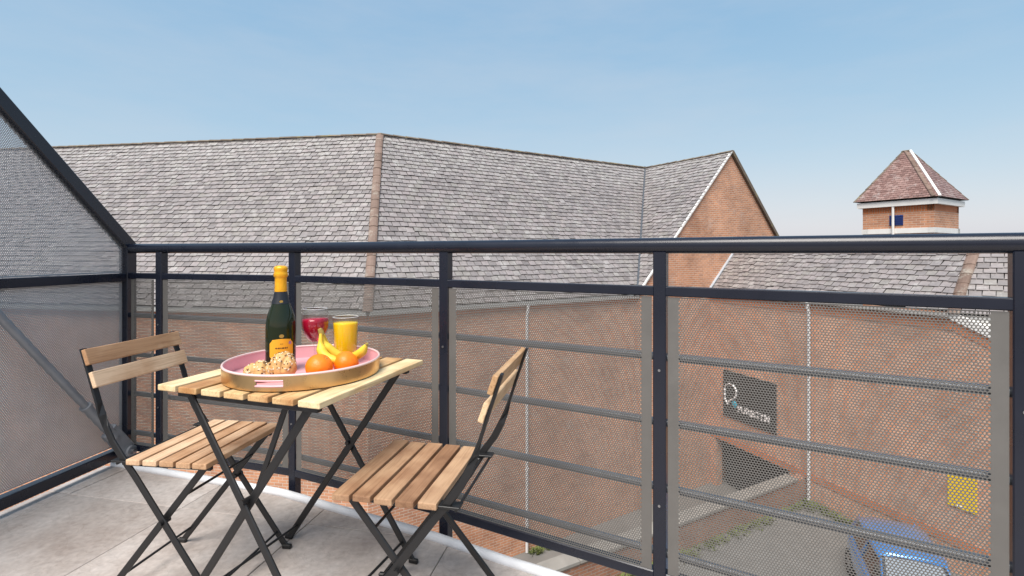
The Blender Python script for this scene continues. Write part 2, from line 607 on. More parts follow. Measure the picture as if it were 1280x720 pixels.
M['weed'] = plain('weed_leaf', (0.13, 0.16, 0.045), 0.8, 0, 0.4, 3)


def slab_mat():
    m, n, l, b = newmat('balcony_paving')
    oi = n.new('ShaderNodeObjectInfo')
    geo = n.new('ShaderNodeNewGeometry')
    n1 = n.new('ShaderNodeTexNoise')
    n1.inputs['Scale'].default_value = 2.2
    n1.inputs['Detail'].default_value = 9
    n1.inputs['Roughness'].default_value = 0.62
    l.new(geo.outputs['Position'], n1.inputs['Vector'])
    rp = ramp(n, [(0.26, (0.30, 0.245, 0.215)), (0.44, (0.44, 0.39, 0.36)), (0.58, (0.535, 0.495, 0.47)), (0.74, (0.68, 0.66, 0.645))])
    l.new(n1.outputs['Fac'], rp.inputs[0])
    n2 = n.new('ShaderNodeTexNoise')
    n2.inputs['Scale'].default_value = 45
    n2.inputs['Detail'].default_value = 6
    l.new(geo.outputs['Position'], n2.inputs['Vector'])
    r2 = ramp(n, [(0.3, (0.78, 0.78, 0.78)), (0.7, (1.15, 1.15, 1.15))])
    l.new(n2.outputs['Fac'], r2.inputs[0])
    c = mixc(n, l, rp.outputs[0], r2.outputs[0], 0.7, 'MULTIPLY')
    r4 = ramp(n, [(0.0, (0.90, 0.89, 0.88)), (1.0, (1.07, 1.06, 1.05))])
    l.new(oi.outputs['Random'], r4.inputs[0])
    c = mixc(n, l, c, r4.outputs[0], 1.0, 'MULTIPLY')
    # fine scratches and veins
    vo = n.new('ShaderNodeTexNoise')
    vo.inputs['Scale'].default_value = 5
    vo.inputs['Detail'].default_value = 4
    vo.inputs['Distortion'].default_value = 2.5
    l.new(geo.outputs['Position'], vo.inputs['Vector'])
    rv = ramp(n, [(0.485, (1, 1, 1)), (0.5, (0.72, 0.68, 0.65)), (0.515, (1, 1, 1))])
    l.new(vo.outputs['Fac'], rv.inputs[0])
    c = mixc(n, l, c, rv.outputs[0], 0.45, 'MULTIPLY')
    l.new(c, b.inputs['Base Color'])
    mr = n.new('ShaderNodeMapRange')
    mr.inputs['To Min'].default_value = 0.42
    mr.inputs['To Max'].default_value = 0.75
    l.new(n1.outputs['Fac'], mr.inputs['Value'])
    l.new(mr.outputs['Result'], b.inputs['Roughness'])
    bp = n.new('ShaderNodeBump')
    bp.inputs['Strength'].default_value = 0.25
    bp.inputs['Distance'].default_value = 0.003
    l.new(n2.outputs['Fac'], bp.inputs['Height'])
    l.new(bp.outputs['Normal'], b.inputs['Normal'])
    return m


M['slab'] = slab_mat()


def clip_poly(pts, poly):
    """Sutherland-Hodgman: clip pts by convex ccw poly"""
    out = list(pts)
    for i in range(len(poly)):
        (ax, ay), (bx, by) = poly[i], poly[(i + 1) % len(poly)]
        inp, out = out, []
        if not inp:
            break
        sd = lambda p: (bx - ax) * (p[1] - ay) - (by - ay) * (p[0] - ax)
        for j in range(len(inp)):
            p, q = inp[j], inp[(j + 1) % len(inp)]
            a, b = sd(p), sd(q)
            if a >= 0:
                out.append(p)
            if (a >= 0) != (b >= 0):
                t = a / (a - b)
                out.append((p[0] + (q[0] - p[0]) * t, p[1] + (q[1] - p[1]) * t))
    return out


def parea(p):
    return 0.5 * sum(p[i][0] * p[(i + 1) % len(p)][1] - p[(i + 1) % len(p)][0] * p[i][1] for i in range(len(p)))


# ================================================================== THE SETTING: ground
G1 = EYE - 7.5          # upper ground by the car
G0 = EYE - 8.66         # sunken yard
M_ = MB()
M_.add([(-400, -400, G0), (900, -400, G0), (900, 1200, G0), (-400, 1200, G0)], [(0, 1, 2, 3)])
o = M_.build('ground', M['yard'])
o['kind'] = 'structure'

# plan points of the buildings (from eave pixels; eave 1.37 m under the eye)
EA = -1.37
e1 = pk(460, (387 - HOR) / 1.37, EA)                 # hip corner of the long roof
e797 = pk(797, (367 - HOR) / 1.37, EA)
eL = pk(200, (382 - HOR) / 1.37, EA)
d2 = (e797 - e1).normalized()
d1 = (e1 - eL).normalized()
n2 = Vector((d2.y, -d2.x, 0))                         # outward, towards the camera
n1 = Vector((d1.y, -d1.x, 0))


def on_line(p, d, x):
    """point of line p + t d (plan) seen in photo column x"""
    s = (x - 640) / FPX
    t = (s * p.y - p.x) / (d.x - s * d.y)
    return p + d * t


def kof(p):
    return FPX / p.y


corner = on_line(e1, d2, 888)
apexp = on_line(e1, d2, 913)
RZ = 126 / kof(apexp)                                 # ridge above the eye
a193 = pk(1193, 53.3, EA)
dA = (a193 - corner)
dA.z = 0
lenA = dA.length
dA.normalize()
nA = Vector((dA.y, -dA.x, 0))
if nA.dot(Vector((0, -1, 0))) < 0 and nA.x > 0:
    nA = -nA
if nA.dot(-corner) < 0:
    nA = -nA
if n2.dot(-e1) < 0:
    n2 = -n2
if n1.dot(-e1) < 0:
    n1 = -n1

# upper ground slab: near side of the low wall
w_a = pk(1000, (590 - HOR) / 6.73, 0)
w_b = pk(735, (687 - HOR) / 6.73, 0)
dW = (w_a - w_b)
dW.z = 0
dW.normalize()
nW = Vector((dW.y, -dW.x, 0))
if nW.dot(-w_a) < 0:
    nW = -nW
m_ = MB()
pA = w_a + dW * 1.5
pts = [w_b - dW * 22, pA, pA + Vector((30, 8, 0)), Vector((45, -30, 0)), Vector((-40, -30, 0))]
top = [Vector((p.x, p.y, G1)) for p in pts]
bot = [Vector((p.x, p.y, G0 - 0.05)) for p in pts]
N = len(pts)
m_.add(top + bot, [tuple(reversed(range(N)))] + [(i, (i + 1) % N, N + (i + 1) % N, N + i) for i in range(N)])
o = m_.build('parking_ground', M['asphalt'])
o['kind'] = 'structure'

# ------------------------------------------------------------------ slate roofs
class Roof:
    def __init__(s, mat, gauge=0.184, width=0.238):
        s.mat, s.gauge, s.width = mat, gauge, width
        s.whole, s.rest = [], []
        g = gauge
        mb = MB()
        w = width / 2 - min(0.0095, width * .034)
        zs = min(1.0, gauge / .18)
        z = lambda b: zs * 0.050 - zs * 0.038 * (b + 0.02) / (g + 0.07)
        c = [(-w, -0.02), (w, -0.02), (w, g + 0.05), (-w, g + 0.05)]
        v = [(a, b, z(b)) for a, b in c] + [(a, b, z(b) - 0.014) for a, b in c]
        mb.add(v, [(0, 1, 2, 3), (7, 6, 5, 4), (0, 4, 5, 1), (1, 5, 6, 2), (2, 6, 7, 3), (3, 7, 4, 0)])
        s.me = mb.mesh('slate')
        s.me.materials.append(mat)

    def plane(s, o, u, v, poly, jitter=1.0):
        o, u, v = Vector(o), Vector(u).normalized(), Vector(v).normalized()
        n = u.cross(v).normalized()
        if n.z < 0:
            u = -u
            poly = [(-a, b) for a, b in poly]
            n = u.cross(v).normalized()
        if parea(poly) < 0:
            poly = list(reversed(poly))
        a0, a1 = min(p[0] for p in poly), max(p[0] for p in poly)
        b1 = max(p[1] for p in poly)
        g, w = s.gauge, s.width
        for r in range(int(b1 / g) + 1):
            b = r * g
            offs = (r % 2) * w / 2 + random.uniform(-.012, .012)
            for j in range(int((a0) / w) - 2, int(a1 / w) + 2):
                ca = j * w + offs
                hw = w / 2 - min(0.0095, w * .034)
                rect = [(ca - hw, b - 0.02), (ca + hw, b - 0.02), (ca + hw, b + g + 0.05), (ca - hw, b + g + 0.05)]
                cl = clip_poly(rect, poly)
                if len(cl) < 3:
                    continue
                ar, fa = abs(parea(cl)), abs(parea(rect))
                low = r == 0
                if ar > 0.985 * fa or (low and ar > 0.9 * fa):
                    db = random.gauss(0, 0.010) * jitter
                    if random.random() < 0.02:
                        db -= random.uniform(0.03, 0.07)
                    rot = random.gauss(0, 0.014) * jitter
                    dz = abs(random.gauss(0, 0.004)) * jitter
                    p = o + u * ca + v * (b + db) + n * dz
                    mt = Matrix((u, v, n)).transposed().to_4x4()
                    mt.translation = p
                    mt = mt @ Matrix.Rotation(rot, 4, 'Z') @ Matrix.Rotation(random.gauss(0, 0.008) * jitter, 4, 'Y')
                    s.whole.append((mt, p))
                elif ar > 0.01 * fa:
                    f3 = lambda q: min(1.0, g / .18) * 0.050 - min(1.0, g / .18) * 0.038 * (q[1] - b + 0.02) / (g + 0.07)
                    tp = [o + u * q[0] + v * q[1] + n * f3(q) for q in cl]
                    s.rest.append((tp, [p - n * 0.014 for p in tp]))

    def finish(s, parent, limit=300):
        inv = parent.matrix_world.inverted()

        def score(p):
            if p.y <= 0.5:
                return -1
            k = FPX / p.y
            x, y = 640 + p.x * k, HOR - (p.z - EYE) * k
            if not (-5 < x < 1285):
                return -1
            vis = 1.0 if (y < 300 or 320 < y < 352) else 0.45
            return k * vis
        order = sorted(s.whole, key=lambda q: -score(q[1]))
        for mt, p in order[:limit]:
            ob = bpy.data.objects.new('slate', s.me)
            COL.objects.link(ob)
            ob.parent = parent
            ob.matrix_parent_inverse = Matrix.Identity(4)
            ob.matrix_basis = PW(parent).inverted() @ mt
        V, Fc, rn = [], [], []
        bv = [q.co.copy() for q in s.me.vertices]
        bf = [tuple(q.vertices) for q in s.me.polygons]
        for mt, p in order[limit:]:
            base = len(V)
            V += [tuple(mt @ q) for q in bv]
            rr = random.random()
            for f in bf:
                Fc.append(tuple(base + q for q in f))
                rn.append(rr)
        for tp, bt in s.rest:
            base = len(V)
            N = len(tp)
            V += [tuple(q) for q in tp + bt]
            rr = random.random()
            fs = [tuple(range(N)), tuple(N + i for i in reversed(range(N)))] + [(i, N + i, N + (i + 1) % N, (i + 1) % N) for i in range(N)]
            for f in fs:
                Fc.append(tuple(base + q for q in f))
                rn.append(rr)
        if V:
            me = bpy.data.meshes.new('slate_courses')
            pinv = PW(parent).inverted()
            me.from_pydata([tuple(pinv @ Vector(q)) for q in V], [], Fc)
            at2 = me.attributes.new('rnd', 'FLOAT', 'FACE')
            at2.data.foreach_set('value', rn)
            ob = link('slate_courses', me, s.mat, parent)
            ob['kind'] = 'stuff'


def PW(o):
    """world matrix by hand (no depsgraph update needed)"""
    m = o.matrix_basis.copy()
    if o.parent:
        m = PW(o.parent) @ o.matrix_parent_inverse @ m
    return m


def run_tiles(name, p0, p1, mat, parent, seg=0.42, r=0.11, up=(0, 0, 1), flat=0.55):
    """line of rounded ridge / hip tiles, each a tile of its own sharing one mesh"""
    p0, p1 = Vector(p0), Vector(p1)
    L = (p1 - p0).length
    cnt = max(1, round(L / seg))
    sl = L / cnt
    d = (p1 - p0) / L
    mb = MB()
    prof = [(math.cos(a) * r, math.sin(a) * r * flat) for a in (math.pi * i / 6 for i in range(7))]
    v = [(0.0, y, z + 0.006) for y, z in prof] + [(sl + 0.02, y * .96, z * .96 - .004) for y, z in prof]
    f = [(i, i + 1, 8 + i, 7 + i) for i in range(6)] + [tuple(range(7)), tuple(reversed(range(7, 14)))]
    f += [(0, 7, 13, 6)]
    mb.add(v, f)
    me = mb.mesh(name)
    me.materials.append(mat)
    y = Vector(up).cross(d).normalized()
    z = d.cross(y).normalized()
    for i in range(cnt):
        mt = Matrix((d, y, z)).transposed().to_4x4()
        mt.translation = p0 + d * (i * sl)
        mt = mt @ Matrix.Rotation(random.gauss(0, .012), 4, 'Z') @ Matrix.Rotation(random.gauss(0, .01), 4, 'Y')
        ob = bpy.data.objects.new(name, me)
        COL.objects.link(ob)
        ob.parent = parent
        ob.matrix_basis = PW(parent).inverted() @ mt


def wmesh(mb, name, mat, parent, **kw):
    """mesh given in world coordinates under a parent that may be moved"""
    inv = PW(parent).inverted()
    mb.v = [tuple(inv @ Vector(p)) for p in mb.v]
    return mb.build(name, mat, parent, **kw)


Z = Vector((0, 0, 1))
DR = 4.4
RIDGE_Z = EYE + RZ
EAVE_Z = EYE + EA

# ================================================================== long slate-roofed brick building
B1 = empty('brick_building', (e1.x, e1.y, G0))
tag(B1, 'long brick building with steep grey slate roof, brown hip strip and pointed brick gable', 'building')
half = (apexp - e797).length
eL2 = e1 - d1 * 17.0
gr = apexp + d2 * half                                 # right foot of the cross gable
# walls
mb = MB()
wt = 0.3
mb.prism(Vector((eL2.x, eL2.y, G0)), d1, Z, [(0, 0), (17.0, 0), (17.0, EAVE_Z - G0 - .30), (0, EAVE_Z - G0 - .30)], wt, n1)
wmesh(mb, 'wall', M['brick'], B1)
LG = (e797 - e1).length
mb = MB()
hE = EAVE_Z - G0
hg = hE + 0.05
mb.prism(Vector((e1.x, e1.y, G0)), d2, Z, [(0.0, 0), (LG + 2 * half, 0), (LG + 2 * half, hg), (LG + half, RIDGE_Z - G0 - 0.08), (LG + 0.12, hE - 0.02), (LG + 0.12, hE - .30), (0.0, hE - .30)], wt, n2)
wmesh(mb, 'wall', M['brick'], B1)
mb = MB()
mb.prism(Vector((e1.x, e1.y, EAVE_Z - .295)) + n2 * 0.02, d2, Z, [(0.0, 0), (LG - .06, 0), (LG - .06, .22), (0.0, .22)], 0.1, n2)
wmesh(mb, 'soldier_course', M['soldier'], B1)
mb = MB()
mb.prism(Vector((eL2.x, eL2.y, EAVE_Z - .295)) + n1 * 0.02, d1, Z, [(0, 0), (17.0, 0), (17.0, .22), (0, .22)], 0.1, n1)
wmesh(mb, 'soldier_course', M['soldier'], B1)
# right end wall and back wall
mb = MB()
mb.prism(Vector((gr.x, gr.y, G0)), -n2, Z, [(0.31, 0), (2 * DR, 0), (2 * DR, hg), (.31, hg)], wt, d2)
wmesh(mb, 'wall', M['brick'], B1)
# roof part
roof1 = empty('roof')
roof1.parent = B1
h1 = (n1 + n2).normalized()
hip_back = -h1 * (DR / h1.dot(n2))
hip_top = Vector((e1.x, e1.y, 0)) + hip_back
hip_top.z = RIDGE_Z
r_left = eL2 - n1 * DR
r_left.z = RIDGE_Z
r_right = e797 - n2 * DR
r_right.z = RIDGE_Z
apex = Vector((apexp.x, apexp.y, RIDGE_Z))
r_cross = apexp - n2 * DR
r_cross.z = RIDGE_Z
ov = 0.12                                               # eave overhang
sl = Vector((DR, RIDGE_Z - EAVE_Z))
slen = sl.length
v1 = (-n1 * DR + Z * (RIDGE_Z - EAVE_Z)).normalized()
v2 = (-n2 * DR + Z * (RIDGE_Z - EAVE_Z)).normalized()
deck = MB()
E1 = Vector((e1.x, e1.y, EAVE_Z))
EL2 = Vector((eL2.x, eL2.y, EAVE_Z))
E797 = Vector((e797.x, e797.y, EAVE_Z))
GR = Vector((gr.x, gr.y, EAVE_Z))
dn = Vector((0, 0, -0.03))
deck.add([EL2 + dn, E1 + dn, hip_top + dn, r_left + dn], [(0, 1, 2, 3)])
deck.add([E1 + dn, E797 + dn, r_cross + dn, hip_top + dn], [(0, 1, 2, 3)])
deck.add([E797 + dn, apex + dn, r_cross + dn], [(0, 1, 2)])
deck.add([GR + dn, GR - n2 * DR * 2 + dn, r_cross - n2 * DR + dn, apex + dn], [(0, 1, 2, 3)])
bk = lambda p, nn: Vector((p.x, p.y, EAVE_Z)) - nn * DR * 2 + dn
deck.add([hip_top + dn, r_left + dn, bk(eL2, n1), Vector((hip_top.x, hip_top.y, EAVE_Z)) + hip_back + dn], [(0, 1, 2, 3)])
deck.add([hip_top + dn, Vector((hip_top.x, hip_top.y, EAVE_Z)) + hip_back + dn, bk(e797, n2), r_cross + dn], [(0, 1, 2, 3)])
wmesh(deck, 'roof_deck', M['deck'], roof1)
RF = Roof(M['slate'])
# plane 1 (local a along d1 from eL2)
ah = 17.0 + (Vector((hip_top.x, hip_top.y, 0)) - Vector((e1.x, e1.y, 0))).dot(d1)
RF.plane(EL2, d1, v1, [(0, -.14), (17.0 + (17.0 - ah) * .14 / slen * 0, -.14), (17.0, 0), (ah, slen), (0, slen)])
ah2 = (hip_top - E1).dot(d2)
ac = (r_cross - E1).dot(d2)
RF.plane(E1, d2, v2, [(0, -.14), (LG - .02 - .14 * (ac - LG) / slen, -.14), (ac, slen), (ah2, slen), (0, 0)])
# cross gable left slope: eave line runs along -n2 from e797
hh = RIDGE_Z - EAVE_Z
vg = (d2 * half + Z * hh).normalized()
sg = math.hypot(half, hh)
RF.plane(E797 + n2 * 0.10, -n2, vg, [(0, 0), (0.10, 0), (DR + .10, sg), (0, sg)], 1.6)
RF.finish(roof1, 300)
# ridges, hip, valley
run_tiles('ridge_tile', r_left + Z * .0, hip_top, M['ridge'], roof1, 0.45, 0.12)
run_tiles('ridge_tile', hip_top, r_cross - (r_cross - hip_top).normalized() * .0, M['ridge'], roof1, 0.45, 0.12)
run_tiles('ridge_tile', apex + n2 * .1, r_cross, M['ridge'], roof1, 0.45, 0.11)
hn = (v1.cross(d1) * -1 + v2.cross(d2) * -1).normalized()
if hn.z < 0:
    hn = -hn
run_tiles('hip_tile', E1 + h1 * .1 + Z * -.08 + hn * .03, hip_top + hn * .03, M['hip'], roof1, 0.36, 0.125, hn, 0.42)
vd = (r_cross - E797).normalized()
mb = MB()
vn = (v2.cross(d2) * -1).normalized()
vn = vn if vn.z > 0 else -vn
mb.bar(E797 + Z * .075, r_cross + Z * .075, 0.10, 0.02, Vector((n2.x, n2.y, 1.2)))
wmesh(mb, 'valley_lead', plain('valley_lead', (0.09, 0.10, 0.115), 0.5, 0, .2, 5), roof1)
# verges of the cross gable
mb = MB()
gv = lambda a, b: Vector((apexp.x, apexp.y, 0)) + d2 * a + Z * b + n2 * .06
mb.bar(gv(-half - .02, EAVE_Z + .02), gv(0, RIDGE_Z + .02), 0.05, 0.08, n2)
wmesh(mb, 'verge_board', M['white'], roof1)
mb = MB()
mb.bar(gv(half, EAVE_Z + .02), gv(0.02, RIDGE_Z + .02), 0.13, 0.10, n2)
wmesh(mb, 'verge_board', M['ridge'], roof1)
# gutters
def gutter(p, d, L, n, parent, mat=M['gutter'], z=EAVE_Z):
    g = MB()
    o0 = Vector((p.x, p.y, z - .16)) + n * 0.03
    prof = [(0.0, 0.0), (.025, -.045), (.075, -.055), (.125, -.03), (.14, .055), (.128, .055), (.11, -.01), (.07, -.03), (.03, -.02), (.012, .02), (.0, .04)]
    vs = []
    for q in (0, L):
        vs += [o0 + d * q + n * a + Z * (b + .06) for a, b in prof]
    N = len(prof)
    g.add(vs, [(i, (i + 1) % N, N + (i + 1) % N, N + i) for i in range(N)] + [tuple(range(N)), tuple(reversed(range(N, 2 * N)))])
    return wmesh(g, 'gutter', mat, parent)


gutter(eL2, d1, 17.0 + .02, n1, B1)
gutter(e1, d2, LG - .1, n2, B1)


def downpipe(p, n, ztop, zbot, parent, r=0.045, mat=None):
    p = Vector((p.x, p.y, 0))
    t = MB()
    q = p + n * .07
    t.tube([p + n * .13 + Z * ztop, p + n * .13 + Z * (ztop - .1), q + Z * (ztop - .32), q + Z * (zbot + .02)], r, 10)
    ob = wmesh(t, 'downpipe', mat or M['pipe'], parent)
    for z in np.arange(zbot + .8, ztop - .5, 1.6):
        c = MB()
        c.tube([q + Z * z, q + Z * (z + .06)], r + .012, 10)
        wmesh(c, 'pipe_collar', mat or M['pipe'], ob)
    return ob


downpipe(on_line(e1, d2, 657), n2, EAVE_Z - .12, G0, B1)

# ================================================================== right brick wing with slate roof
B2 = empty('brick_wing', (corner.x, corner.y, G0))
tag(B2, 'brick wing behind the blue car with low slate roof, white downpipe and raking white coping', 'building')
rake = math.tan(R(23.4))
rotB_ = Matrix.Rotation(2 * math.atan(.205), 3, 'Z')
dB_, nB_ = (rotB_ @ dA).normalized(), (rotB_ @ nA).normalized()
A193_ = Vector((corner.x, corner.y, EAVE_Z)) + dA * lenA
LX = lenA + 4.2
zr0 = EAVE_Z - G0


def sA(x):
    """distance along wing wall seen in column x"""
    q = on_line(corner, dA, x)
    return (q - corner).dot(dA)


def zA(x, y):
    return -(y - HOR) / kof(on_line(corner, dA, x))


o_s0, o_s1 = sA(895), sA(987)
z_lin = EYE - 6.86 - G0
mb = MB()
mb.prism(Vector((corner.x, corner.y, G0)), dA, Z,
         [(0, 0), (o_s0, 0), (o_s0, z_lin), (o_s1, z_lin), (o_s1, 0), (LX, 0), (LX, zr0 - rake * 4.2), (lenA, zr0 - .2), (0, zr0 - .2)], 0.3, nA)
wmesh(mb, 'wall', M['brick'], B2)
mb = MB()
mb.prism(Vector((corner.x, corner.y, EAVE_Z - .45)) + nA * .02, dA, Z, [(0.02, 0), (lenA - .02, 0), (lenA - .02, .235), (0.02, .235)], 0.1, nA)
wmesh(mb, 'soldier_course', M['soldier'], B2)
mb = MB()
mb.prism(Vector((corner.x, corner.y, EAVE_Z)) + nA * .02, dA, Z, [(lenA, -.47), (LX, -.47 - rake * 4.2), (LX, -.23 - rake * 4.2), (lenA, -.23)], 0.1, nA)
wmesh(mb, 'soldier_course', M['soldier'], B2)
mb = MB()
mb.prism(Vector((corner.x, corner.y, G0 + z_lin)) + nA * .018, dA, Z, [(0.02, .0), (LX, 0), (LX, .22), (0.02, .22)], 0.1, nA)
wmesh(mb, 'soldier_course', M['soldier'], B2)
mb = MB()
pc = lambda s, z: Vector((corner.x, corner.y, EAVE_Z)) + dA * s + Z * z - nA * .13
mb.bar(pc(lenA - .05, -.10), pc(LX, -.10 - rake * 4.25), 0.40, 0.17, Z)
wmesh(mb, 'coping', M['white'], B2)
mb = MB()
fb = A193_ - nB_ * .02
mb.prism(Vector((fb.x, fb.y, EAVE_Z - .50)), dB_, Z, [(.12, 0), (7.0, 0), (7.0, .46), (.12, .46)], .04, nB_)
wmesh(mb, 'fascia', M['white'], B2)
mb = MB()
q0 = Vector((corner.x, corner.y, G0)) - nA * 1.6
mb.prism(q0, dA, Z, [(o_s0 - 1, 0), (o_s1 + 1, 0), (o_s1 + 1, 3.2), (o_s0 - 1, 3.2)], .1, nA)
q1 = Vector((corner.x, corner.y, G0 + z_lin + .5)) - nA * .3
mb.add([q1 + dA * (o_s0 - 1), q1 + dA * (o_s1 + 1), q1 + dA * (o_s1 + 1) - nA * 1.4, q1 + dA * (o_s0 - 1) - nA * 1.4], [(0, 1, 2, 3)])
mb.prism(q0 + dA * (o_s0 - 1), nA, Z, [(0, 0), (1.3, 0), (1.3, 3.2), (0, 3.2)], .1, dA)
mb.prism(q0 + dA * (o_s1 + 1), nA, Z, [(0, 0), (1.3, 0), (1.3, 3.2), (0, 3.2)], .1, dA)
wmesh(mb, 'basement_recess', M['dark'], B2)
# roller shutter slats in the recess
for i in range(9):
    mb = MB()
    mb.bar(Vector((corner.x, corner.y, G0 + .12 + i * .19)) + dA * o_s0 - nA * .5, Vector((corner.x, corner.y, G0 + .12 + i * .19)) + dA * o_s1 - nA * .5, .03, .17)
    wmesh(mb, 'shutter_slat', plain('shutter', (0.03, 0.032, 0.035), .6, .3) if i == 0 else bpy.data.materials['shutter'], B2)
# roof of the wing
roof2 = empty('roof')
roof2.parent = B2
PA = R(45)
riseA = 1.37 + .13
vA = (-nA * math.cos(PA) + Z * math.sin(PA)).normalized()
sA_len = riseA / math.sin(PA)
CA = Vector((corner.x, corner.y, EAVE_Z))
A193 = CA + dA * lenA
# where plane A meets the gable wall: along d2
cosg = d2.dot(-nA)
g_top = CA + d2 * (riseA / cosg) + Z * riseA
# strip (hip) direction on plane A
l_ = -0.205
s_top = A193 + (-nA) * riseA + dA * (l_ * riseA) + Z * riseA
thB = 2 * math.atan(-l_)
rotB = Matrix.Rotation(thB, 3, 'Z')
dB = (rotB @ dA).normalized()
nB = (rotB @ nA).normalized()
vB = (-nB * math.cos(PA) + Z * math.sin(PA)).normalized()
LB = 7.0
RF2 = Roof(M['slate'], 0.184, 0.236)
tol = lambda p, o_, u_, v_: ((p - o_).dot(u_), (p - o_).dot(v_))
RF2.plane(CA, dA, vA, [(-.0, -.13), (lenA + .02, -.13), tol(s_top, CA, dA, vA), tol(g_top, CA, dA, vA)], 1.5)
BL = .06
RF2.plane(A193 - vB * BL, dB, vB, [(l_ * 0 - BL * l_ * .7, 0), (LB, 0), (LB, sA_len + BL), (tol(s_top, A193, dB, vB)[0], sA_len + BL), (0, BL)], 1.0)
RF2.finish(roof2, 300)
deck = MB()
bE = A193 + dB * LB
bT = bE - nB * riseA + Z * riseA
deck.add([CA + dn, A193 + dn, s_top + dn, g_top + dn], [(0, 1, 2, 3)])
deck.add([A193 - vB * BL + dn, bE - vB * BL + dn, bT + dn, s_top + dn, A193 + dn], [(0, 1, 2, 3, 4)])
back = lambda p, n: Vector((p.x, p.y, EAVE_Z)) - n * riseA
deck.add([g_top + dn, s_top + dn, back(s_top, nA), back(g_top, nA)], [(0, 1, 2, 3)])
deck.add([s_top + dn, bT + dn, back(bT, nB), back(s_top, nB)], [(0, 1, 2, 3)])
wmesh(deck, 'roof_deck', M['deck'], roof2)
nAr = (vA.cross(dA))
nAr = nAr if nAr.z > 0 else -nAr
run_tiles('hip_tile', A193 + nAr * .03 - (s_top - A193).normalized() * .12, s_top + nAr * .03, M['hip'], roof2, 0.34, 0.13, nAr, 0.4)
run_tiles('ridge_tile', g_top, s_top, M['ridge'], roof2, 0.45, 0.11)
run_tiles('ridge_tile', s_top, bT, M['ridge'], roof2, 0.45, 0.11)
mb = MB()
mb.bar(CA + nAr * .05 + n2 * .03 - d2 * .06, g_top + nAr * .05 + n2 * .03, 0.15, 0.03, nAr)
wmesh(mb, 'lead_flashing', M['lead'], roof2)
gutter(CA + dA * .15, dA, lenA - .2, nA, B2)
# wall of the far part below roof B
mb = MB()
fo = Vector((A193.x, A193.y, G1)) - nB * .35
mb.prism(fo, dB, Z, [(.3, 0), (LB, 0), (LB, EAVE_Z - G1 - .5), (.3, EAVE_Z - G1 - .5)], .25, nB)
wmesh(mb, 'wall', M['brick'], B2)
downpipe(on_line(corner, dA, 1013), nA, EAVE_Z - .12, G1, B2, 0.05)

# ================================================================== brick turret
tc0 = pk(1168, 38.8, 0)
tl = Vector((-.53, .85, 0)).normalized()
tr = Vector((.85, .53, 0)).normalized()
TS = 2.06
B3 = empty('brick_turret', (tc0.x, tc0.y, G0))
tag(B3, 'small square brick turret with red tiled pyramid roof and white fascia', 'tower')
tz = lambda y: EYE + (HOR - y) / 37.5
zf0, zf1 = EYE + 1.58, EYE + 1.80
zband0, zband1 = EYE + .66, EYE + .83
T0 = Vector((tc0.x, tc0.y, 0))
for (o0, d, n) in ((T0 + tl * TS, -tl, -tr), (T0, tr, -tl), (T0 + tr * TS, tl, tr), (T0 + (tr + tl) * TS, -tr, tl)):
    base = Vector((o0.x, o0.y, G0))
    for (za, zb, mname, out, nm) in ((G0, zband0, 'brick', 0, 'wall'), (zband1, zf0 - .22, 'brick', 0, 'wall'), (zf0 - .22, zf0, 'soldier', .004, 'soldier_course'), (zband0, zband1, 'white', .03, 'stone_band')):
        mb = MB()
        e_ = out
        mb.prism(Vector((o0.x, o0.y, za)) + n * out, d, Z, [(-e_, 0), (TS - .2 if out == 0 else TS + e_, 0), (TS - .2 if out == 0 else TS + e_, zb - za), (-e_, zb - za)], .2, n)
        wmesh(mb, nm, M[mname], B3)
# blue louvre and downpipe on the left face
fx = lambda x: (on_line(T0, tl, x) - T0).dot(tl)
mb = MB()
ls0, ls1 = fx(1129), fx(1112)
zw0, zw1 = EYE + .93, EYE + 1.28
fr = T0 - tr * .01
mb.prism(Vector((fr.x, fr.y, zw0)), tl, Z, [(ls0, 0), (ls1, 0), (ls1, zw1 - zw0), (ls0, zw1 - zw0)], .05, -tr)
lv = wmesh(mb, 'louvre_window', M['louvre'], B3)
for i in range(5):
    mb = MB()
    za = zw0 + .035 + i * .07
    mb.bar(Vector((fr.x, fr.y, za)) + tl * ls0 - tr * .015, Vector((fr.x, fr.y, za)) + tl * ls1 - tr * .015, .03, .012)
    wmesh(mb, 'louvre_slat', M['louvre'], lv)
mb = MB()
dp = T0 + tl * fx(1117.5) - tr * .08
mb.tube([dp + Z * (zf0 + .02), dp + Z * (EYE - 1.5)], .04, 10)
wmesh(mb, 'downpipe', M['white'], B3)
# fascia and eaves
OV = .13
fc = [T0 + (-tl - tr) * OV, T0 + tr * (TS + OV) - tl * OV, T0 + (tl + tr) * (TS + OV), T0 + tl * (TS + OV) - tr * OV]
mb = MB()
mb.add([Vector((p.x, p.y, zf0)) for p in fc] + [Vector((p.x, p.y, zf1 - .04)) for p in fc], [(0, 3, 2, 1), (4, 5, 6, 7)] + [(i, (i + 1) % 4, 4 + (i + 1) % 4, 4 + i) for i in range(4)])
wmesh(mb, 'fascia', M['white'], B3)
roof3 = empty('roof')
roof3.parent = B3
cx = T0 + (tl + tr) * (TS / 2)
zap = EYE + 3.58
rd = -tl * 0.16
ra, rb = Vector((cx.x, cx.y, zap)) + tl * .2, Vector((cx.x, cx.y, zap)) - tl * .0
OE = .19
ec = [Vector((p.x, p.y, zf1)) for p in (T0 + (-tl - tr) * OE, T0 + tr * (TS + OE) - tl * OE, T0 + (tl + tr) * (TS + OE), T0 + tl * (TS + OE) - tr * OE)]
tops = [rb, rb, ra, ra]
mb = MB()
mb.add(ec + [ra, rb], [(0, 1, 5), (1, 2, 4, 5), (2, 3, 4), (3, 0, 5, 4), (3, 2, 1, 0)])
wmesh(mb, 'roof_deck', M['deck'], roof3)
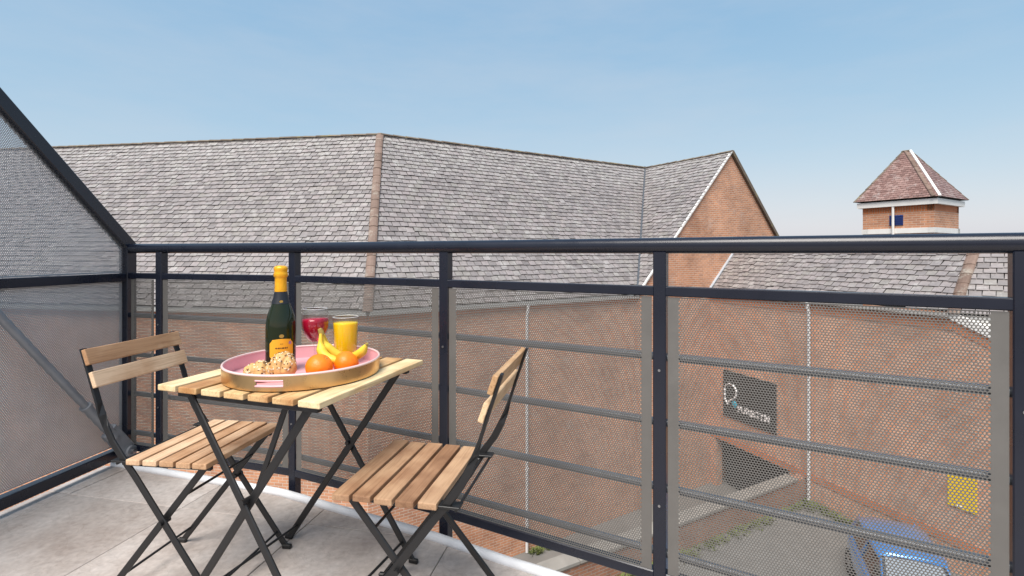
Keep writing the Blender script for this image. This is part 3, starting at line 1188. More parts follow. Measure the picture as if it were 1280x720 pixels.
RF3 = Roof(M['tile'], 0.092, 0.13)
for i, (pa, pb, ta, tb) in enumerate(((ec[0], ec[1], rb, rb), (ec[1], ec[2], rb, ra), (ec[2], ec[3], ra, ra), (ec[3], ec[0], ra, rb))):
    u = (pb - pa).normalized()
    mid = (ta + tb) / 2
    v = (mid - pa) - u * (mid - pa).dot(u)
    L = v.length
    v.normalize()
    poly = [(0, 0), ((pb - pa).length, 0), ((tb - pa).dot(u), L), ((ta - pa).dot(u), L)]
    if (tb - ta).length < .01:
        poly = poly[:3]
    RF3.plane(pa + u.cross(v) * .005, u, v, poly, .6)
RF3.finish(roof3, 0)
for i, p in enumerate(ec):
    t_ = tops[i]
    upv = (p - Vector((cx.x, cx.y, zf1))).normalized() + Z
    if i == 0:
        mb = MB()
        off = upv.normalized() * .02
        mb.bar(p + off + tr * .02, t_ + off, .075, .05, upv)
        wmesh(mb, 'lead_hip', M['white'], roof3)
        run_tiles('hip_tile', p + tl * .13 + off * .5, t_ + tl * .10 + off * .3, M['hip'], roof3, .3, .08, upv, .5)
    else:
        run_tiles('hip_tile', p, t_, M['ridge'], roof3, .3, .055, upv, .6)
run_tiles('ridge_tile', ra, rb, M['ridge'], roof3, .25, .07)

# ================================================================== low retaining wall
LW0 = w_a + dW * .0
wl_len = 14.0
LWo = Vector((w_a.x, w_a.y, G0)) - dW * wl_len
LW = empty('retaining_wall', (LWo.x, LWo.y, G0))
tag(LW, 'low brick retaining wall with pale concrete coping beside the sunken yard', 'wall')
topz = EYE - 6.73
mb = MB()
mb.prism(LWo + nW * .20, dW, Z, [(0, 0), (wl_len + .3, 0), (wl_len + .3, topz - .09 - G0), (0, topz - .09 - G0)], .30, nW)
wmesh(mb, 'wall', M['lowbrick'], LW)
cl = 0.9
cm = MB()
cm.box((cl / 2, 0, .045), (cl - .012, .40, .09))
cme = cm.mesh('coping_stone', .012)
cme.materials.append(M['coping'])
for i in range(int((wl_len + .3) / cl)):
    ob = bpy.data.objects.new('coping_stone', cme)
    COL.objects.link(ob)
    ob.parent = LW
    mt = Matrix((dW, Z.cross(dW), Z)).transposed().to_4x4()
    mt.translation = Vector((LWo.x, LWo.y, topz - .088)) + dW * (i * cl) + nW * .05 + Z * random.uniform(0, .006)
    ob.matrix_basis = PW(LW).inverted() @ mt

# ------------------------------------------------------------------ weeds at the wall foot
wv, wf = [], []


def tuft(p, h, n):
    for _ in range(n):
        a = random.uniform(0, 6.283)
        q = p + Vector((math.cos(a), math.sin(a), 0)) * random.uniform(0, .10)
        lean = Vector((math.cos(a), math.sin(a), 0)) * random.uniform(.02, .12)
        s_ = Vector((-math.sin(a), math.cos(a), 0)) * random.uniform(.010, .022)
        hh_ = h * random.uniform(.5, 1.1)
        b = len(wv)
        wv.extend([tuple(q - s_), tuple(q + s_), tuple(q + s_ * .8 + lean * .6 + Z * hh_ * .6), tuple(q - s_ * .8 + lean * .6 + Z * hh_ * .6), tuple(q + lean * 1.5 + Z * hh_)])
        wf.extend([(b, b + 1, b + 2, b + 3), (b + 3, b + 2, b + 4)])


for i in range(250):
    s_ = random.uniform(4.0, wl_len - .2)
    tuft(Vector((LWo.x, LWo.y, G1)) + dW * s_ + nW * (.24 + abs(random.gauss(0, .14))), random.uniform(.05, .16), 7)
for i in range(160):
    s_ = random.uniform(sA(1005), sA(1120))
    tuft(Vector((corner.x, corner.y, G1)) + dA * s_ + nA * (.05 + abs(random.gauss(0, .22))), random.uniform(.05, .16), 7)
for i in range(30):
    q = on_line(e1, d2, random.uniform(660, 690))
    tuft(Vector((q.x, q.y, G0)) + n2 * random.uniform(.05, .3), random.uniform(.08, .2), 8)
me = bpy.data.meshes.new('weeds')
me.from_pydata(wv, [], wf)
o = link('weeds', me, M['weed'])
o['kind'] = 'stuff'
o['label'] = 'green weeds and moss growing along the foot of the brick walls'
o['category'] = 'weeds'

# ================================================================== signs on the wing wall
def text_mesh(txt, size, bold=0.0, extrude=0.004):
    cu = bpy.data.curves.new('t', 'FONT')
    cu.body = txt
    cu.size = size
    cu.extrude = extrude
    cu.offset = bold
    cu.align_x = 'LEFT'
    cu.align_y = 'CENTER'
    ob = bpy.data.objects.new('t', cu)
    COL.objects.link(ob)
    dg = bpy.context.evaluated_depsgraph_get()
    me = bpy.data.meshes.new_from_object(ob.evaluated_get(dg))
    bpy.data.objects.remove(ob)
    return me


s0, s1 = sA(905), sA(971)
zt, zb = (zA(905, 466) + zA(971, 475)) / 2, (zA(905, 521) + zA(971, 541)) / 2
SW, SH = s1 - s0, zt - zb
# local frame: x along wall, y up, z outward
if dA.cross(Z).dot(nA) > 0:
    ux = dA
else:
    ux = -dA
wm = Matrix((dA, Z, nA)).transposed().to_4x4()
if wm.determinant() < 0:
    wm = Matrix((-dA, Z, nA)).transposed().to_4x4()
wm.translation = Vector((corner.x, corner.y, EYE + zb)) + dA * s0 + nA * .04
S1 = empty('gym_sign')
S1.matrix_basis = wm
tag(S1, 'black wall sign with white PUREGYM lettering and rounded P outline', 'sign')
mb = MB()
mb.box((SW / 2, SH / 2, -.015), (SW, SH, .05))
mb.build('panel', M['signblack'], S1, bevel=.008)
# outline P: a bent tube
P = []
cxp, cyp, rp_ = SW * .145, SH * .56, SH * .13
path = [(SW * .10, SH * .27), (SW * .045, SH * .40), (SW * .045, SH * .58)]
for i in range(9):
    a = math.pi - math.pi * i / 8 * 1.0
    path.append((SW * .165 + math.cos(a) * SW * .12, SH * .60 + math.sin(a) * SH * .13))
path += [(SW * .275, SH * .50), (SW * .21, SH * .42), (SW * .14, SH * .36), (SW * .10, SH * .27)]
mb = MB()
mb.tube([(a, b, .02) for a, b in path], .034, 6)
mb.build('logo_outline', M['signwhite'], S1)
mb = MB()
mb.lathe([(0.0, .012), (.11, .012), (.12, 0), (.12, -.01)], 16, (SW * .235, SH * .315, .015))
mb.build('logo_dot', M['signteal'], S1)
tm = text_mesh('PUREGYM', SH * .185, .010)
tm.materials.append(M['signwhite'])
ob = bpy.data.objects.new('lettering', tm)
COL.objects.link(ob)
ob.parent = S1
wd = max(v.co.x for v in tm.vertices)
ob.location = (SW * .30, SH * .25, .016)
ob.scale = (SW * .60 / wd, 1.0, 1)

s0, s1 = sA(1185.5), sA(1222)
zt, zb = (zA(1185.5, 583) + zA(1222, 594)) / 2, (zA(1185.5, 630) + zA(1222, 643)) / 2
SW, SH = s1 - s0, zt - zb
S2 = empty('yellow_sign')
wm2 = wm.copy()
wm2.translation = Vector((corner.x, corner.y, EYE + zb)) + dA * s0 + nA * .03
S2.matrix_basis = wm2
tag(S2, 'yellow notice board with blue strip on top on the brick wall above the car', 'sign')
mb = MB()
mb.box((SW / 2, SH * .46, -.01), (SW, SH * .92, .04))
mb.build('panel', M['signyellow'], S2, bevel=.004)
mb = MB()
mb.box((SW / 2, SH * .965, -.01), (SW, SH * .066, .042))
mb.build('blue_strip', M['signblue'], S2)
mb = MB()
mb.box((SW * .45, SH * .06, .013), (SW * .22, SH * .05, .004))
mb.build('white_patch', M['signwhite'], S2)

# ================================================================== blue car
def car():
    c = at(1122, 664, G1 + 1.45)
    root = empty('parked_car')
    ang = R(-112)
    root.location = (c.x + math.cos(ang) * .6, c.y + math.sin(ang) * .6, G1)
    root.rotation_euler = (0, 0, ang)
    root.scale = (.94, .94, .94)
    tag(root, 'blue hatchback car parked below the balcony beside the brick wall', 'car')
    # x forward, stations of lower body: x, half width, bottom, top
    st = [(-1.92, .62, .42, .80), (-1.86, .74, .30, .92), (-1.6, .82, .22, .95), (-1.0, .85, .20, .95), (-.2, .86, .20, .93), (.6, .86, .20, .92), (1.0, .85, .20, .90), (1.5, .80, .22, .80), (1.78, .72, .26, .68), (1.90, .60, .36, .56)]
    v, f = [], []
    for x, w, b, t in st:
        h = t - b
        ring = [(x, -w * .86, b), (x, -w, b + h * .22), (x, -w, b + h * .62), (x, -w * .95, b + h * .88), (x, -w * .80, t), (x, 0, t + .03), (x, w * .80, t), (x, w * .95, b + h * .88), (x, w, b + h * .62), (x, w, b + h * .22), (x, w * .86, b)]
        v += ring
    K = 11
    for i in range(len(st) - 1):
        for j in range(K):
            f.append((i * K + j, i * K + (j + 1) % K, (i + 1) * K + (j + 1) % K, (i + 1) * K + j))
    f += [tuple(range(K)), tuple(reversed(range((len(st) - 1) * K, len(st) * K)))]
    mb = MB()
    mb.add(v, f, smooth=True)
    body = mb.build('body', M['carblue'], root)
    sub = body.modifiers.new('s', 'SUBSURF')
    sub.levels = sub.render_levels = 2
    # greenhouse glass
    gs = [(-1.72, .66, .92, .70, .93), (-1.42, .72, .93, .55, 1.38), (-.9, .74, .93, .56, 1.43), (.0, .75, .93, .56, 1.43), (.28, .75, .92, .55, 1.40), (1.02, .70, .88, .66, .90)]
    v, f = [], []
    for x, wb, zb_, wt_, zt_ in gs:
        v += [(x, -wb, zb_), (x, -wt_, zt_), (x, 0, zt_ + .02), (x, wt_, zt_), (x, wb, zb_)]
    for i in range(len(gs) - 1):
        for j in range(4):
            f.append((i * 5 + j, i * 5 + j + 1, (i + 1) * 5 + j + 1, (i + 1) * 5 + j))
    mb = MB()
    mb.add(v, f)
    mb.build('windows', M['carglass'], root)
    mb = MB()
    mb.add([(.33, -.50, 1.40), (.33, .50, 1.40), (1.00, .60, .925), (1.00, -.60, .925)], [(0, 1, 2, 3)])
    ws = mb.build('windscreen', M['screenglare'], root)
    so = ws.modifiers.new('t', 'SOLIDIFY')
    so.thickness = .02
    so.offset = 1
    # roof skin
    rs_ = [(-1.50, .50, 1.33), (-1.35, .60, 1.41), (-.9, .62, 1.455), (-.2, .62, 1.465), (.15, .61, 1.445), (.34, .57, 1.40)]
    v, f = [], []
    for x, w, z in rs_:
        v += [(x, -w - .03, z - .07), (x, -w, z - .015), (x, -w * .5, z + .015), (x, 0, z + .022), (x, w * .5, z + .015), (x, w, z - .015), (x, w + .03, z - .07)]
    for i in range(len(rs_) - 1):
        for j in range(6):
            f.append((i * 7 + j, i * 7 + j + 1, (i + 1) * 7 + j + 1, (i + 1) * 7 + j))
    mb = MB()
    mb.add(v, f, smooth=True)
    rf = mb.build('roof', M['carblue'], root)
    so = rf.modifiers.new('t', 'SOLIDIFY')
    so.thickness = .03
    for sgn in (-1, 1):
        for pa, pb, w in (((.32, sgn * .575, 1.38), (1.04, sgn * .70, .89), .07), ((-.42, sgn * .59, 1.42), (-.46, sgn * .755, .93), .09), ((-1.42, sgn * .57, 1.38), (-1.72, sgn * .69, .92), .16)):
            mb = MB()
            mb.bar(pa, pb, w, .03, (0, sgn, .3))
            mb.build('pillar', M['carblue'], root, bevel=.008)
        mb = MB()
        mb.box((0, 0, 0), (.12, .20, .13))
        mi = mb.build('door_mirror', M['carblue'], root, bevel=.04, seg=3)
        mi.location = (.72, sgn * .93, .98)
        mb = MB()
        mb.box((0, 0, 0), (.30, .24, .13))
        hl = mb.build('headlight', M['lamp'], root, bevel=.05, seg=3)
        hl.location = (1.70, sgn * .56, .64)
        hl.rotation_euler = (0, R(20), sgn * R(-22))
        for x in (-1.22, 1.22):
            w_ = empty('wheel', (x, sgn * .76, .31))
            w_.parent = root
            mb = MB()
            mb.lathe([(.20, -.10), (.30, -.10), (.31, -.07), (.31, .07), (.30, .10), (.20, .10)], 28)
            t = mb.build('tyre', M['tyre'], w_)
            t.rotation_euler = (R(90), 0, 0)
            mb = MB()
            mb.lathe([(0, .06), (.05, .07), (.19, .085), (.21, .095), (.21, -.09), (0, -.09)], 28)
            t = mb.build('rim', M['rim'], w_)
            t.rotation_euler = (R(90 * sgn), 0, 0)
    mb = MB()
    mb.box((1.925, 0, .48), (.02, .5, .11))
    mb.build('number_plate', M['white'], root)
    mb = MB()
    mb.box((1.90, 0, .34), (.06, .9, .12))
    mb.build('grille', M['tyre'], root, bevel=.02)
    mb = MB()
    for sgn in (-1, 1):
        mb.bar((.98, sgn * .1, .925), (.62, sgn * .1 + .42, 1.165), .02, .02)
    mb.build('wipers', M['tyre'], root)


car()

# ================================================================== balcony
posts = [(-2.017, 2.647), (-1.790, 2.576), (-1.0036, 2.328), (-0.259, 1.9727), (0.466, 1.579), (1.18, 1.1665), (1.885, 0.738)]
posts = [Vector((x, y, 0)) for x, y in posts]
SD = Vector((-0.142, -0.99, 0)).normalized()           # screen direction, towards the camera
SN = Vector((-SD.y, SD.x, 0))                           # to the inside (right)
if SN.x < 0:
    SN = -SN


def offset_line(off):
    out = []
    for i, p in enumerate(posts):
        a = (posts[i] - posts[i - 1]).normalized() if i else (posts[1] - posts[0]).normalized()
        b = (posts[i + 1] - posts[i]).normalized() if i < len(posts) - 1 else a
        na, nb = Vector((a.y, -a.x, 0)), Vector((b.y, -b.x, 0))
        na = na if na.dot(-p) > 0 else -na
        nb = nb if nb.dot(-p) > 0 else -nb
        m = (na + nb).normalized()
        out.append(p + m * (off / m.dot(na)))
    return out


FL = empty('balcony_floor')
FL['kind'] = 'structure'
inner = offset_line(0.085)
poly = [Vector((p.x, p.y)) for p in inner]
left0 = posts[0] - SN * .06
s_end = left0 + SD * 4.2
outline = [(left0.x, left0.y - .09)] + [(p.x, p.y) for p in inner] + [(2.6, 0.28), (2.6, -1.6), (s_end.x, s_end.y)]
mb = MB()
N = len(outline)
mb.add([(x, y, -.012) for x, y in outline] + [(x, y, -.26) for x, y in outline], [tuple(range(N)), tuple(reversed(range(N, 2 * N)))] + [(i, N + i, N + (i + 1) % N, (i + 1) % N) for i in range(N)])
bm_ = mb.build('slab_base', M['grout'], FL)
# make sure of the normals
bm = bmesh.new()
bm.from_mesh(bm_.data)
bmesh.ops.recalc_face_normals(bm, faces=bm.faces)
bm.to_mesh(bm_.data)
bm.free()
ccw = outline if parea(outline) > 0 else list(reversed(outline))
# paving slabs, grid turned by -12 degrees through the joints seen in the photo
ga = R(-12)
gx, gy = Vector((math.cos(ga), math.sin(ga), 0)), Vector((-math.sin(ga), math.cos(ga), 0))
g0 = Vector((-.23, 1.895, 0))
S = 0.60
# convex pieces for clipping (outline is nearly convex: clip against its hull edges)
def convex(pts):
    pts = sorted(set((round(x, 5), round(y, 5)) for x, y in pts))
    def half_(ps):
        h = []
        for p in ps:
            while len(h) >= 2 and (h[-1][0] - h[-2][0]) * (p[1] - h[-2][1]) - (h[-1][1] - h[-2][1]) * (p[0] - h[-2][0]) <= 0:
                h.pop()
            h.append(p)
        return h
    a, b = half_(pts), half_(list(reversed(pts)))
    return a[:-1] + b[:-1]


hull = convex(outline)
for i in range(-6, 7):
    for j in range(-7, 3):
        sh = 0.0
        c = g0 + gx * (S * i + sh) + gy * (S * j)
        q = [c, c + gx * (S - .0035), c + gx * (S - .0035) + gy * (S - .0035), c + gy * (S - .0035)]
        cl = clip_poly([(p.x, p.y) for p in q], hull)
        if len(cl) < 3 or abs(parea(cl)) < .004:
            continue
        cen = Vector((sum(p[0] for p in cl) / len(cl), sum(p[1] for p in cl) / len(cl), 0))
        if cen.y < -1.2:
            continue
        mb = MB()
        mb.prism((cen.x, cen.y, random.uniform(-.0012, .0012)), (1, 0, 0), (0, 1, 0), [(p[0] - cen.x, p[1] - cen.y) for p in cl], .012, Z)
        me = mb.mesh('paving_slab', .0016)
        # origin at the slab
        me.transform(Matrix.Translation((-cen.x, -cen.y, 0)))
        ob = link('paving_slab', me, M['slab'], FL)
        ob.location = (cen.x, cen.y, 0)
# white rounded edge trim along the drop
ep = offset_line(.072)
ep = [p + Z * .008 for p in ep]
mb = MB()
dense = []
for i in range(len(ep) - 1):
    for t in np.linspace(0, 1, 8, endpoint=False):
        dense.append(ep[i].lerp(ep[i + 1], t) + Vector((random.gauss(0, .0007), random.gauss(0, .0007), random.gauss(0, .0007))))
dense.append(ep[-1])
mb.tube(dense, .0175, 12)
mb.build('edge_trim', M['edge'], FL)

# ------------------------------------------------------------------ perforated sheet
def perforated(name, W, H, mx, mz, pitch=.0078, dia=.00605, thick=.0016, seg=8, inside=None, mat=None):
    """sheet in local x (0..W), z (0..H), thickness along y; staggered round holes cut as geometry"""
    rp = pitch * .866
    nr = int((H - 2 * mz) / rp)
    z0 = (H - nr * rp) / 2
    nc = int((W - 2 * mx - pitch / 2) / pitch)
    x0 = (W - nc * pitch - pitch / 2) / 2
    rows, cols = np.meshgrid(np.arange(nr), np.arange(nc), indexing='ij')
    cx_ = x0 + (cols + .5) * pitch + (rows % 2) * pitch / 2
    cz_ = z0 + (rows + .5) * rp
    cx_, cz_ = cx_.ravel(), cz_.ravel()
    if inside is not None:
        hole = inside(cx_, cz_, pitch * .9)
        keep = inside(cx_, cz_, -pitch * .4)
        solid = keep & ~hole
    else:
        hole = np.ones(len(cx_), bool)
        solid = np.zeros(len(cx_), bool)
    hx, hz = cx_[hole], cz_[hole]
    n = len(hx)
    if seg == 8:
        out = np.array([(1, 0), (1, 1), (0, 1), (-1, 1), (-1, 0), (-1, -1), (0, -1), (1, -1)], float) * np.array([pitch / 2, rp / 2])
        ang = np.arange(8) * math.pi / 4
    else:
        out = np.array([(1, 0), (1, 1), (-1, 1), (-1, 0), (-1, -1), (1, -1)], float) * np.array([pitch / 2, rp / 2])
        ang = np.array([0, 60, 120, 180, 240, 300]) * math.pi / 180
    S_ = len(ang)
    inn = np.stack([np.cos(ang), np.sin(ang)], 1) * dia / 2
    tpl = []
    for pts_, y in ((out, 0), (inn, 0), (inn, thick), (out, thick)):
        tpl.append(np.stack([pts_[:, 0], np.full(S_, y), pts_[:, 1]], 1))
    tpl = np.concatenate(tpl)                          # 4*S verts
    V = tpl[None] + np.stack([hx, np.zeros(n), hz], 1)[:, None, :]
    V = V.reshape(-1, 3)
    q = []
    for r_ in range(3):
        for j in range(S_):
            a, b = r_ * S_ + j, r_ * S_ + (j + 1) % S_
            q.append((a, b, b + S_, a + S_))
    q = np.array(q)
    Fq = (q[None] + (np.arange(n) * 4 * S_)[:, None, None]).reshape(-1, 4)
    # plain pieces: margins and solid cells
    rects = []
    if inside is None:
        for r_ in range(nr):
            xs = x0 + (r_ % 2) * pitch / 2
            xe = xs + nc * pitch
            rects.append((0, xs, z0 + r_ * rp, z0 + (r_ + 1) * rp))
            rects.append((xe, W, z0 + r_ * rp, z0 + (r_ + 1) * rp))
        rects.append((0, W, 0, z0))
        rects.append((0, W, z0 + nr * rp, H))
    for a, b in zip(cx_[solid], cz_[solid]):
        rects.append((a - pitch / 2, a + pitch / 2, b - rp / 2, b + rp / 2))
    rv = []
    for xa, xb, za, zb_ in rects:
        rv += [(xa, 0, za), (xb, 0, za), (xb, 0, zb_), (xa, 0, zb_), (xa, thick, za), (xb, thick, za), (xb, thick, zb_), (xa, thick, zb_)]
    if rv:
        base = len(V)
        V = np.concatenate([V, np.array(rv)])
        rq = np.array([(0, 1, 2, 3), (7, 6, 5, 4)])
        Fr = (rq[None] + (np.arange(len(rects)) * 8)[:, None, None]).reshape(-1, 4) + base
        Fq = np.concatenate([Fq, Fr])
    me = bpy.data.meshes.new(name)
    me.vertices.add(len(V))
    me.vertices.foreach_set('co', V.astype(np.float32).ravel())
    me.loops.add(Fq.size)
    me.loops.foreach_set('vertex_index', Fq.astype(np.int32).ravel())
    me.polygons.add(len(Fq))
    me.polygons.foreach_set('loop_start', np.arange(0, Fq.size, 4, dtype=np.int32))
    me.polygons.foreach_set('loop_total', np.full(len(Fq), 4, dtype=np.int32))
    me.update(calc_edges=True)
    me.validate()
    me.materials.append(mat or M['panel'])
    return me


# ------------------------------------------------------------------ railing
RL = empty('balcony_railing', tuple(posts[3]))
tag(RL, 'dark navy metal balcony railing with perforated panels and round handrail', 'railing')
PWD = .04
Z_MID, Z_BOT, Z_TOP = .965, .075, 1.107
bars_z = (.757, .551, .346, .142)
for i, p in enumerate(posts):
    if i == 0:
        continue
    a = (posts[i] - posts[i - 1]).normalized()
    b = (posts[min(i + 1, len(posts) - 1)] - posts[i]).normalized() if i < len(posts) - 1 else a
    t = (a + b).normalized()
    nn = Vector((t.y, -t.x, 0))
    mb = MB()
    mb.bar(p + Z * -.22, p + Z * (Z_TOP - .018), PWD, PWD, nn)
    ob = wmesh(mb, 'post', M['rail'], RL, bevel=.003)
    mb = MB()
    mb.bar(p + Z * -.215 , p + Z * -.12, .10, .06, nn)
    wmesh(mb, 'foot_bracket', M['bar'], ob, bevel=.004)
    ni = nn if nn.dot(-p) > 0 else -nn
    for zb_ in (.30, .72):
        mb = MB()
        mb.tube([p + ni * .0195 + Z * zb_, p + ni * .0225 + Z * zb_], .0042, 8)
        wmesh(mb, 'bolt', M['boltm'], ob)
# handrail: round tube, slightly flattened by its own profile
hp = []
for i in range(len(posts) - 1):
    for t in np.linspace(0, 1, 6, endpoint=False):
        hp.append(posts[i].lerp(posts[i + 1], t) + Z * Z_TOP)
hp.append(posts[-1] + Z * Z_TOP)
# soften the kinks at the posts
for _ in range(3):
    hp = [hp[0]] + [(hp[i - 1] + hp[i] * 2 + hp[i + 1]) / 4 for i in range(1, len(hp) - 1)] + [hp[-1]]
mb = MB()
mb.tube(hp, .0245, 20)
wmesh(mb, 'handrail', M['rail'], RL)
full_w = .825 - PWD - .010
panel_full = perforated('perforated_panel', full_w, Z_MID - Z_BOT - .034, .027, .001)
for i in range(len(posts) - 1):
    a, b = posts[i], posts[i + 1]
    d = (b - a).normalized()
    n = Vector((d.y, -d.x, 0))
    n = n if n.dot(-a) > 0 else -n
    L = (b - a).length
    pa, pb = a + d * (PWD / 2 - .003), b - d * (PWD / 2 - .003)
    mb = MB()
    mb.bar(pa + Z * Z_MID, pb + Z * Z_MID, .036, .030)
    wmesh(mb, 'middle_rail', M['rail'], RL, bevel=.003)
    mb = MB()
    mb.bar(pa + Z * Z_BOT, pb + Z * Z_BOT, .036, .034)
    wmesh(mb, 'bottom_rail', M['rail'], RL, bevel=.003)
    for z in bars_z:
        mb = MB()
        mb.tube([pa - n * .012 + Z * z, pb - n * .012 + Z * z], .0125, 12)
        wmesh(mb, 'cross_bar', M['bar'], RL)
    me = panel_full
    w = full_w
    if i == 0:
        w = L - PWD / 2 - .04 - .02
        me = perforated('perforated_panel', w, Z_MID - Z_BOT - .034, .012, .001)
    ob = bpy.data.objects.new('perforated_panel', me)
    COL.objects.link(ob)
    ob.parent = RL
    mt = Matrix((d, -n, Z)).transposed().to_4x4()
    st = (L - w) / 2 if i else .042
    mt.translation = a + d * st + n * .0135 + Z * (Z_BOT + .017)
    ob.matrix_basis = PW(RL).inverted() @ mt

# ------------------------------------------------------------------ privacy screen at the left end
PS = empty('privacy_screen', tuple(posts[0]))
tag(PS, 'perforated metal privacy screen with raking navy frame at the balcony end', 'screen')
P0 = posts[0] + SN * 0
sp = lambda s, z, o_=0.0: P0 + SD * s + Z * z + SN * o_
LS = 1.55
rk0, rks = 1.115, 1.0


def bar_(name, a, b, w=.05, t=.05, mat='rail', parent=None, bev=.003):
    m2 = MB()
    m2.bar(a, b, w, t, SN)
    return wmesh(m2, name, M[mat], parent or PS, bevel=bev)


bar_('frame_post', sp(0, -.02), sp(0, rk0 + .01), .058, .05)
bar_('frame_top', sp(-.012, rk0 - .005), sp(.95, rk0 + .95), .056, .05)
bar_('frame_top', sp(.95, rk0 + .95), sp(LS, rk0 + .95), .052, .05)
bar_('frame_rail', sp(.029, .958), sp(LS, .958), .042, .046)
bar_('frame_rail', sp(.029, .058), sp(LS, .058), .05, .046)
bar_('frame_post', sp(LS, -.02), sp(LS, rk0 + .97), .05, .05)
me = perforated('perforated_panel', LS - .06, .84, .004, .004, dia=.0041, seg=6, mat=M['screen'])
ob = bpy.data.objects.new('perforated_panel', me)
COL.objects.link(ob)
ob.parent = PS
mt = Matrix((SD, -SN, Z)).transposed().to_4x4()
mt.translation = sp(.03, .095, -.004)
ob.matrix_basis = PW(PS).inverted() @ mt
ins = lambda x, z, m: (z < (x + .03) * 1.0 + (rk0 - .995) - .028 - m) & (x > -.0 + m) & (z > m) & (z < 1.05 - m) & (x < LS - .08 - m)
me = perforated('perforated_panel', LS - .06, 1.10, .002, .002, dia=.0057, seg=6, inside=ins, mat=M['screen'])
ob = bpy.data.objects.new('perforated_panel', me)
COL.objects.link(ob)
ob.parent = PS
mt = mt.copy()
mt.translation = sp(.03, .978, -.004)
ob.matrix_basis = PW(PS).inverted() @ mt
# diagonal brace with fork bracket and bolt
b0, b1 = sp(.055, .07, .055), sp(.62, .82, .055)
dd = (b1 - b0).normalized()
mb = MB()
mb.bar(b0 + dd * .0, b0 + dd * .18, .078, .030, SN)
br = wmesh(mb, 'brace_bracket', M['bracegrey'], PS, bevel=.006)
mb = MB()
mb.tube([b0 + dd * .12, b0 + dd * .36], .0215, 14)
mb.tube([b0 + dd * .355, b0 + dd * .37], .0255, 14)
mb.tube([b0 + dd * .365, b1 + dd * .35], .0165, 14)
wmesh(mb, 'brace', M['bracegrey'], PS)
mb = MB()
mb.tube([b0 + SN * -.05, b0 + SN * .028], .028, 16)
wmesh(mb, 'brace_pivot', M['bracegrey'], PS)
mb = MB()
mb.tube([b0 + SN * .028, b0 + SN * .042], .014, 6)
wmesh(mb, 'bolt', M['boltm'], br)

# ================================================================== furniture
def slat_mesh(L, W, T, name='slat', bev=.003):
    mb = MB()
    mb.box((0, 0, 0), (L, W, T))
    return mb.mesh(name, bev, 2)


def put(name, me, mat, parent, loc, rot=(0, 0, 0)):
    o = bpy.data.objects.new(name, me)
    if not me.materials:
        me.materials.append(mat)
    COL.objects.link(o)
    o.parent = parent
    o.location = loc
    o.rotation_euler = rot
    return o


# ---- table
TA = R(-18.6)
TH = .705
T = empty('folding_table', (-.669, 1.620, 0), TA)
tag(T, 'folding bistro table with seven pale wood slats and black crossed steel legs', 'table')
TW, TD = .566, .542
sm = slat_mesh(TD, .068, .017)
for i in range(7):
    put('slat', sm, M['wood_table'], T, (-TW / 2 + .034 + i * (TW - .068) / 6, random.uniform(-.0015, .0015), TH - .0085), (0, 0, R(90) + random.gauss(0, .002)))
for y in (-.225, .225):
    mb = MB()
    mb.bar((-TW / 2 + .035, y, TH - .017 - .012), (TW / 2 - .035, y, TH - .017 - .012), .022, .024)
    mb.build('top_frame', M['steel'], T, bevel=.002)
for y in (-1, 1):
    mb = MB()
    mb.bar((-.195, y * .238, TH - .03), (.262, y * .238, .004), .009, .024, (1, 0, 0))
    lg = mb.build('leg', M['steel'], T, bevel=.003)
    mb = MB()
    mb.box((.2625, y * .238, .008), (.034, .014, .016))
    mb.build('foot_cap', M['steel'], lg, bevel=.003)
    mb = MB()
    mb.bar((.215, y * .222, TH - .03), (-.262, y * .222, .004), .009, .024, (1, 0, 0))
    lg = mb.build('leg', M['steel'], T, bevel=.003)
    mb = MB()
    mb.box((-.2625, y * .222, .008), (.034, .014, .016))
    mb.build('foot_cap', M['steel'], lg, bevel=.003)
    mb = MB()
    mb.tube([(.006, y * .210, .397), (.006, y * .249, .397)], .008, 10)
    mb.build('pivot_bolt', M['steel'], T)
mb = MB()
mb.bar((.012, -.207, .395), (.125, -.207, TH - .03), .007, .018, (1, 0, 0))
mb.build('locking_strut', M['steel'], T, bevel=.002)
mb = MB()
mb.tube([(-.223, -.222, .058), (-.223, .222, .058)], .0045, 8)
mb.build('rung', M['steel'], T)
mb = MB()
mb.tube([(.218, -.238, .066), (.218, .238, .066)], .0045, 8)
mb.build('rung', M['steel'], T)


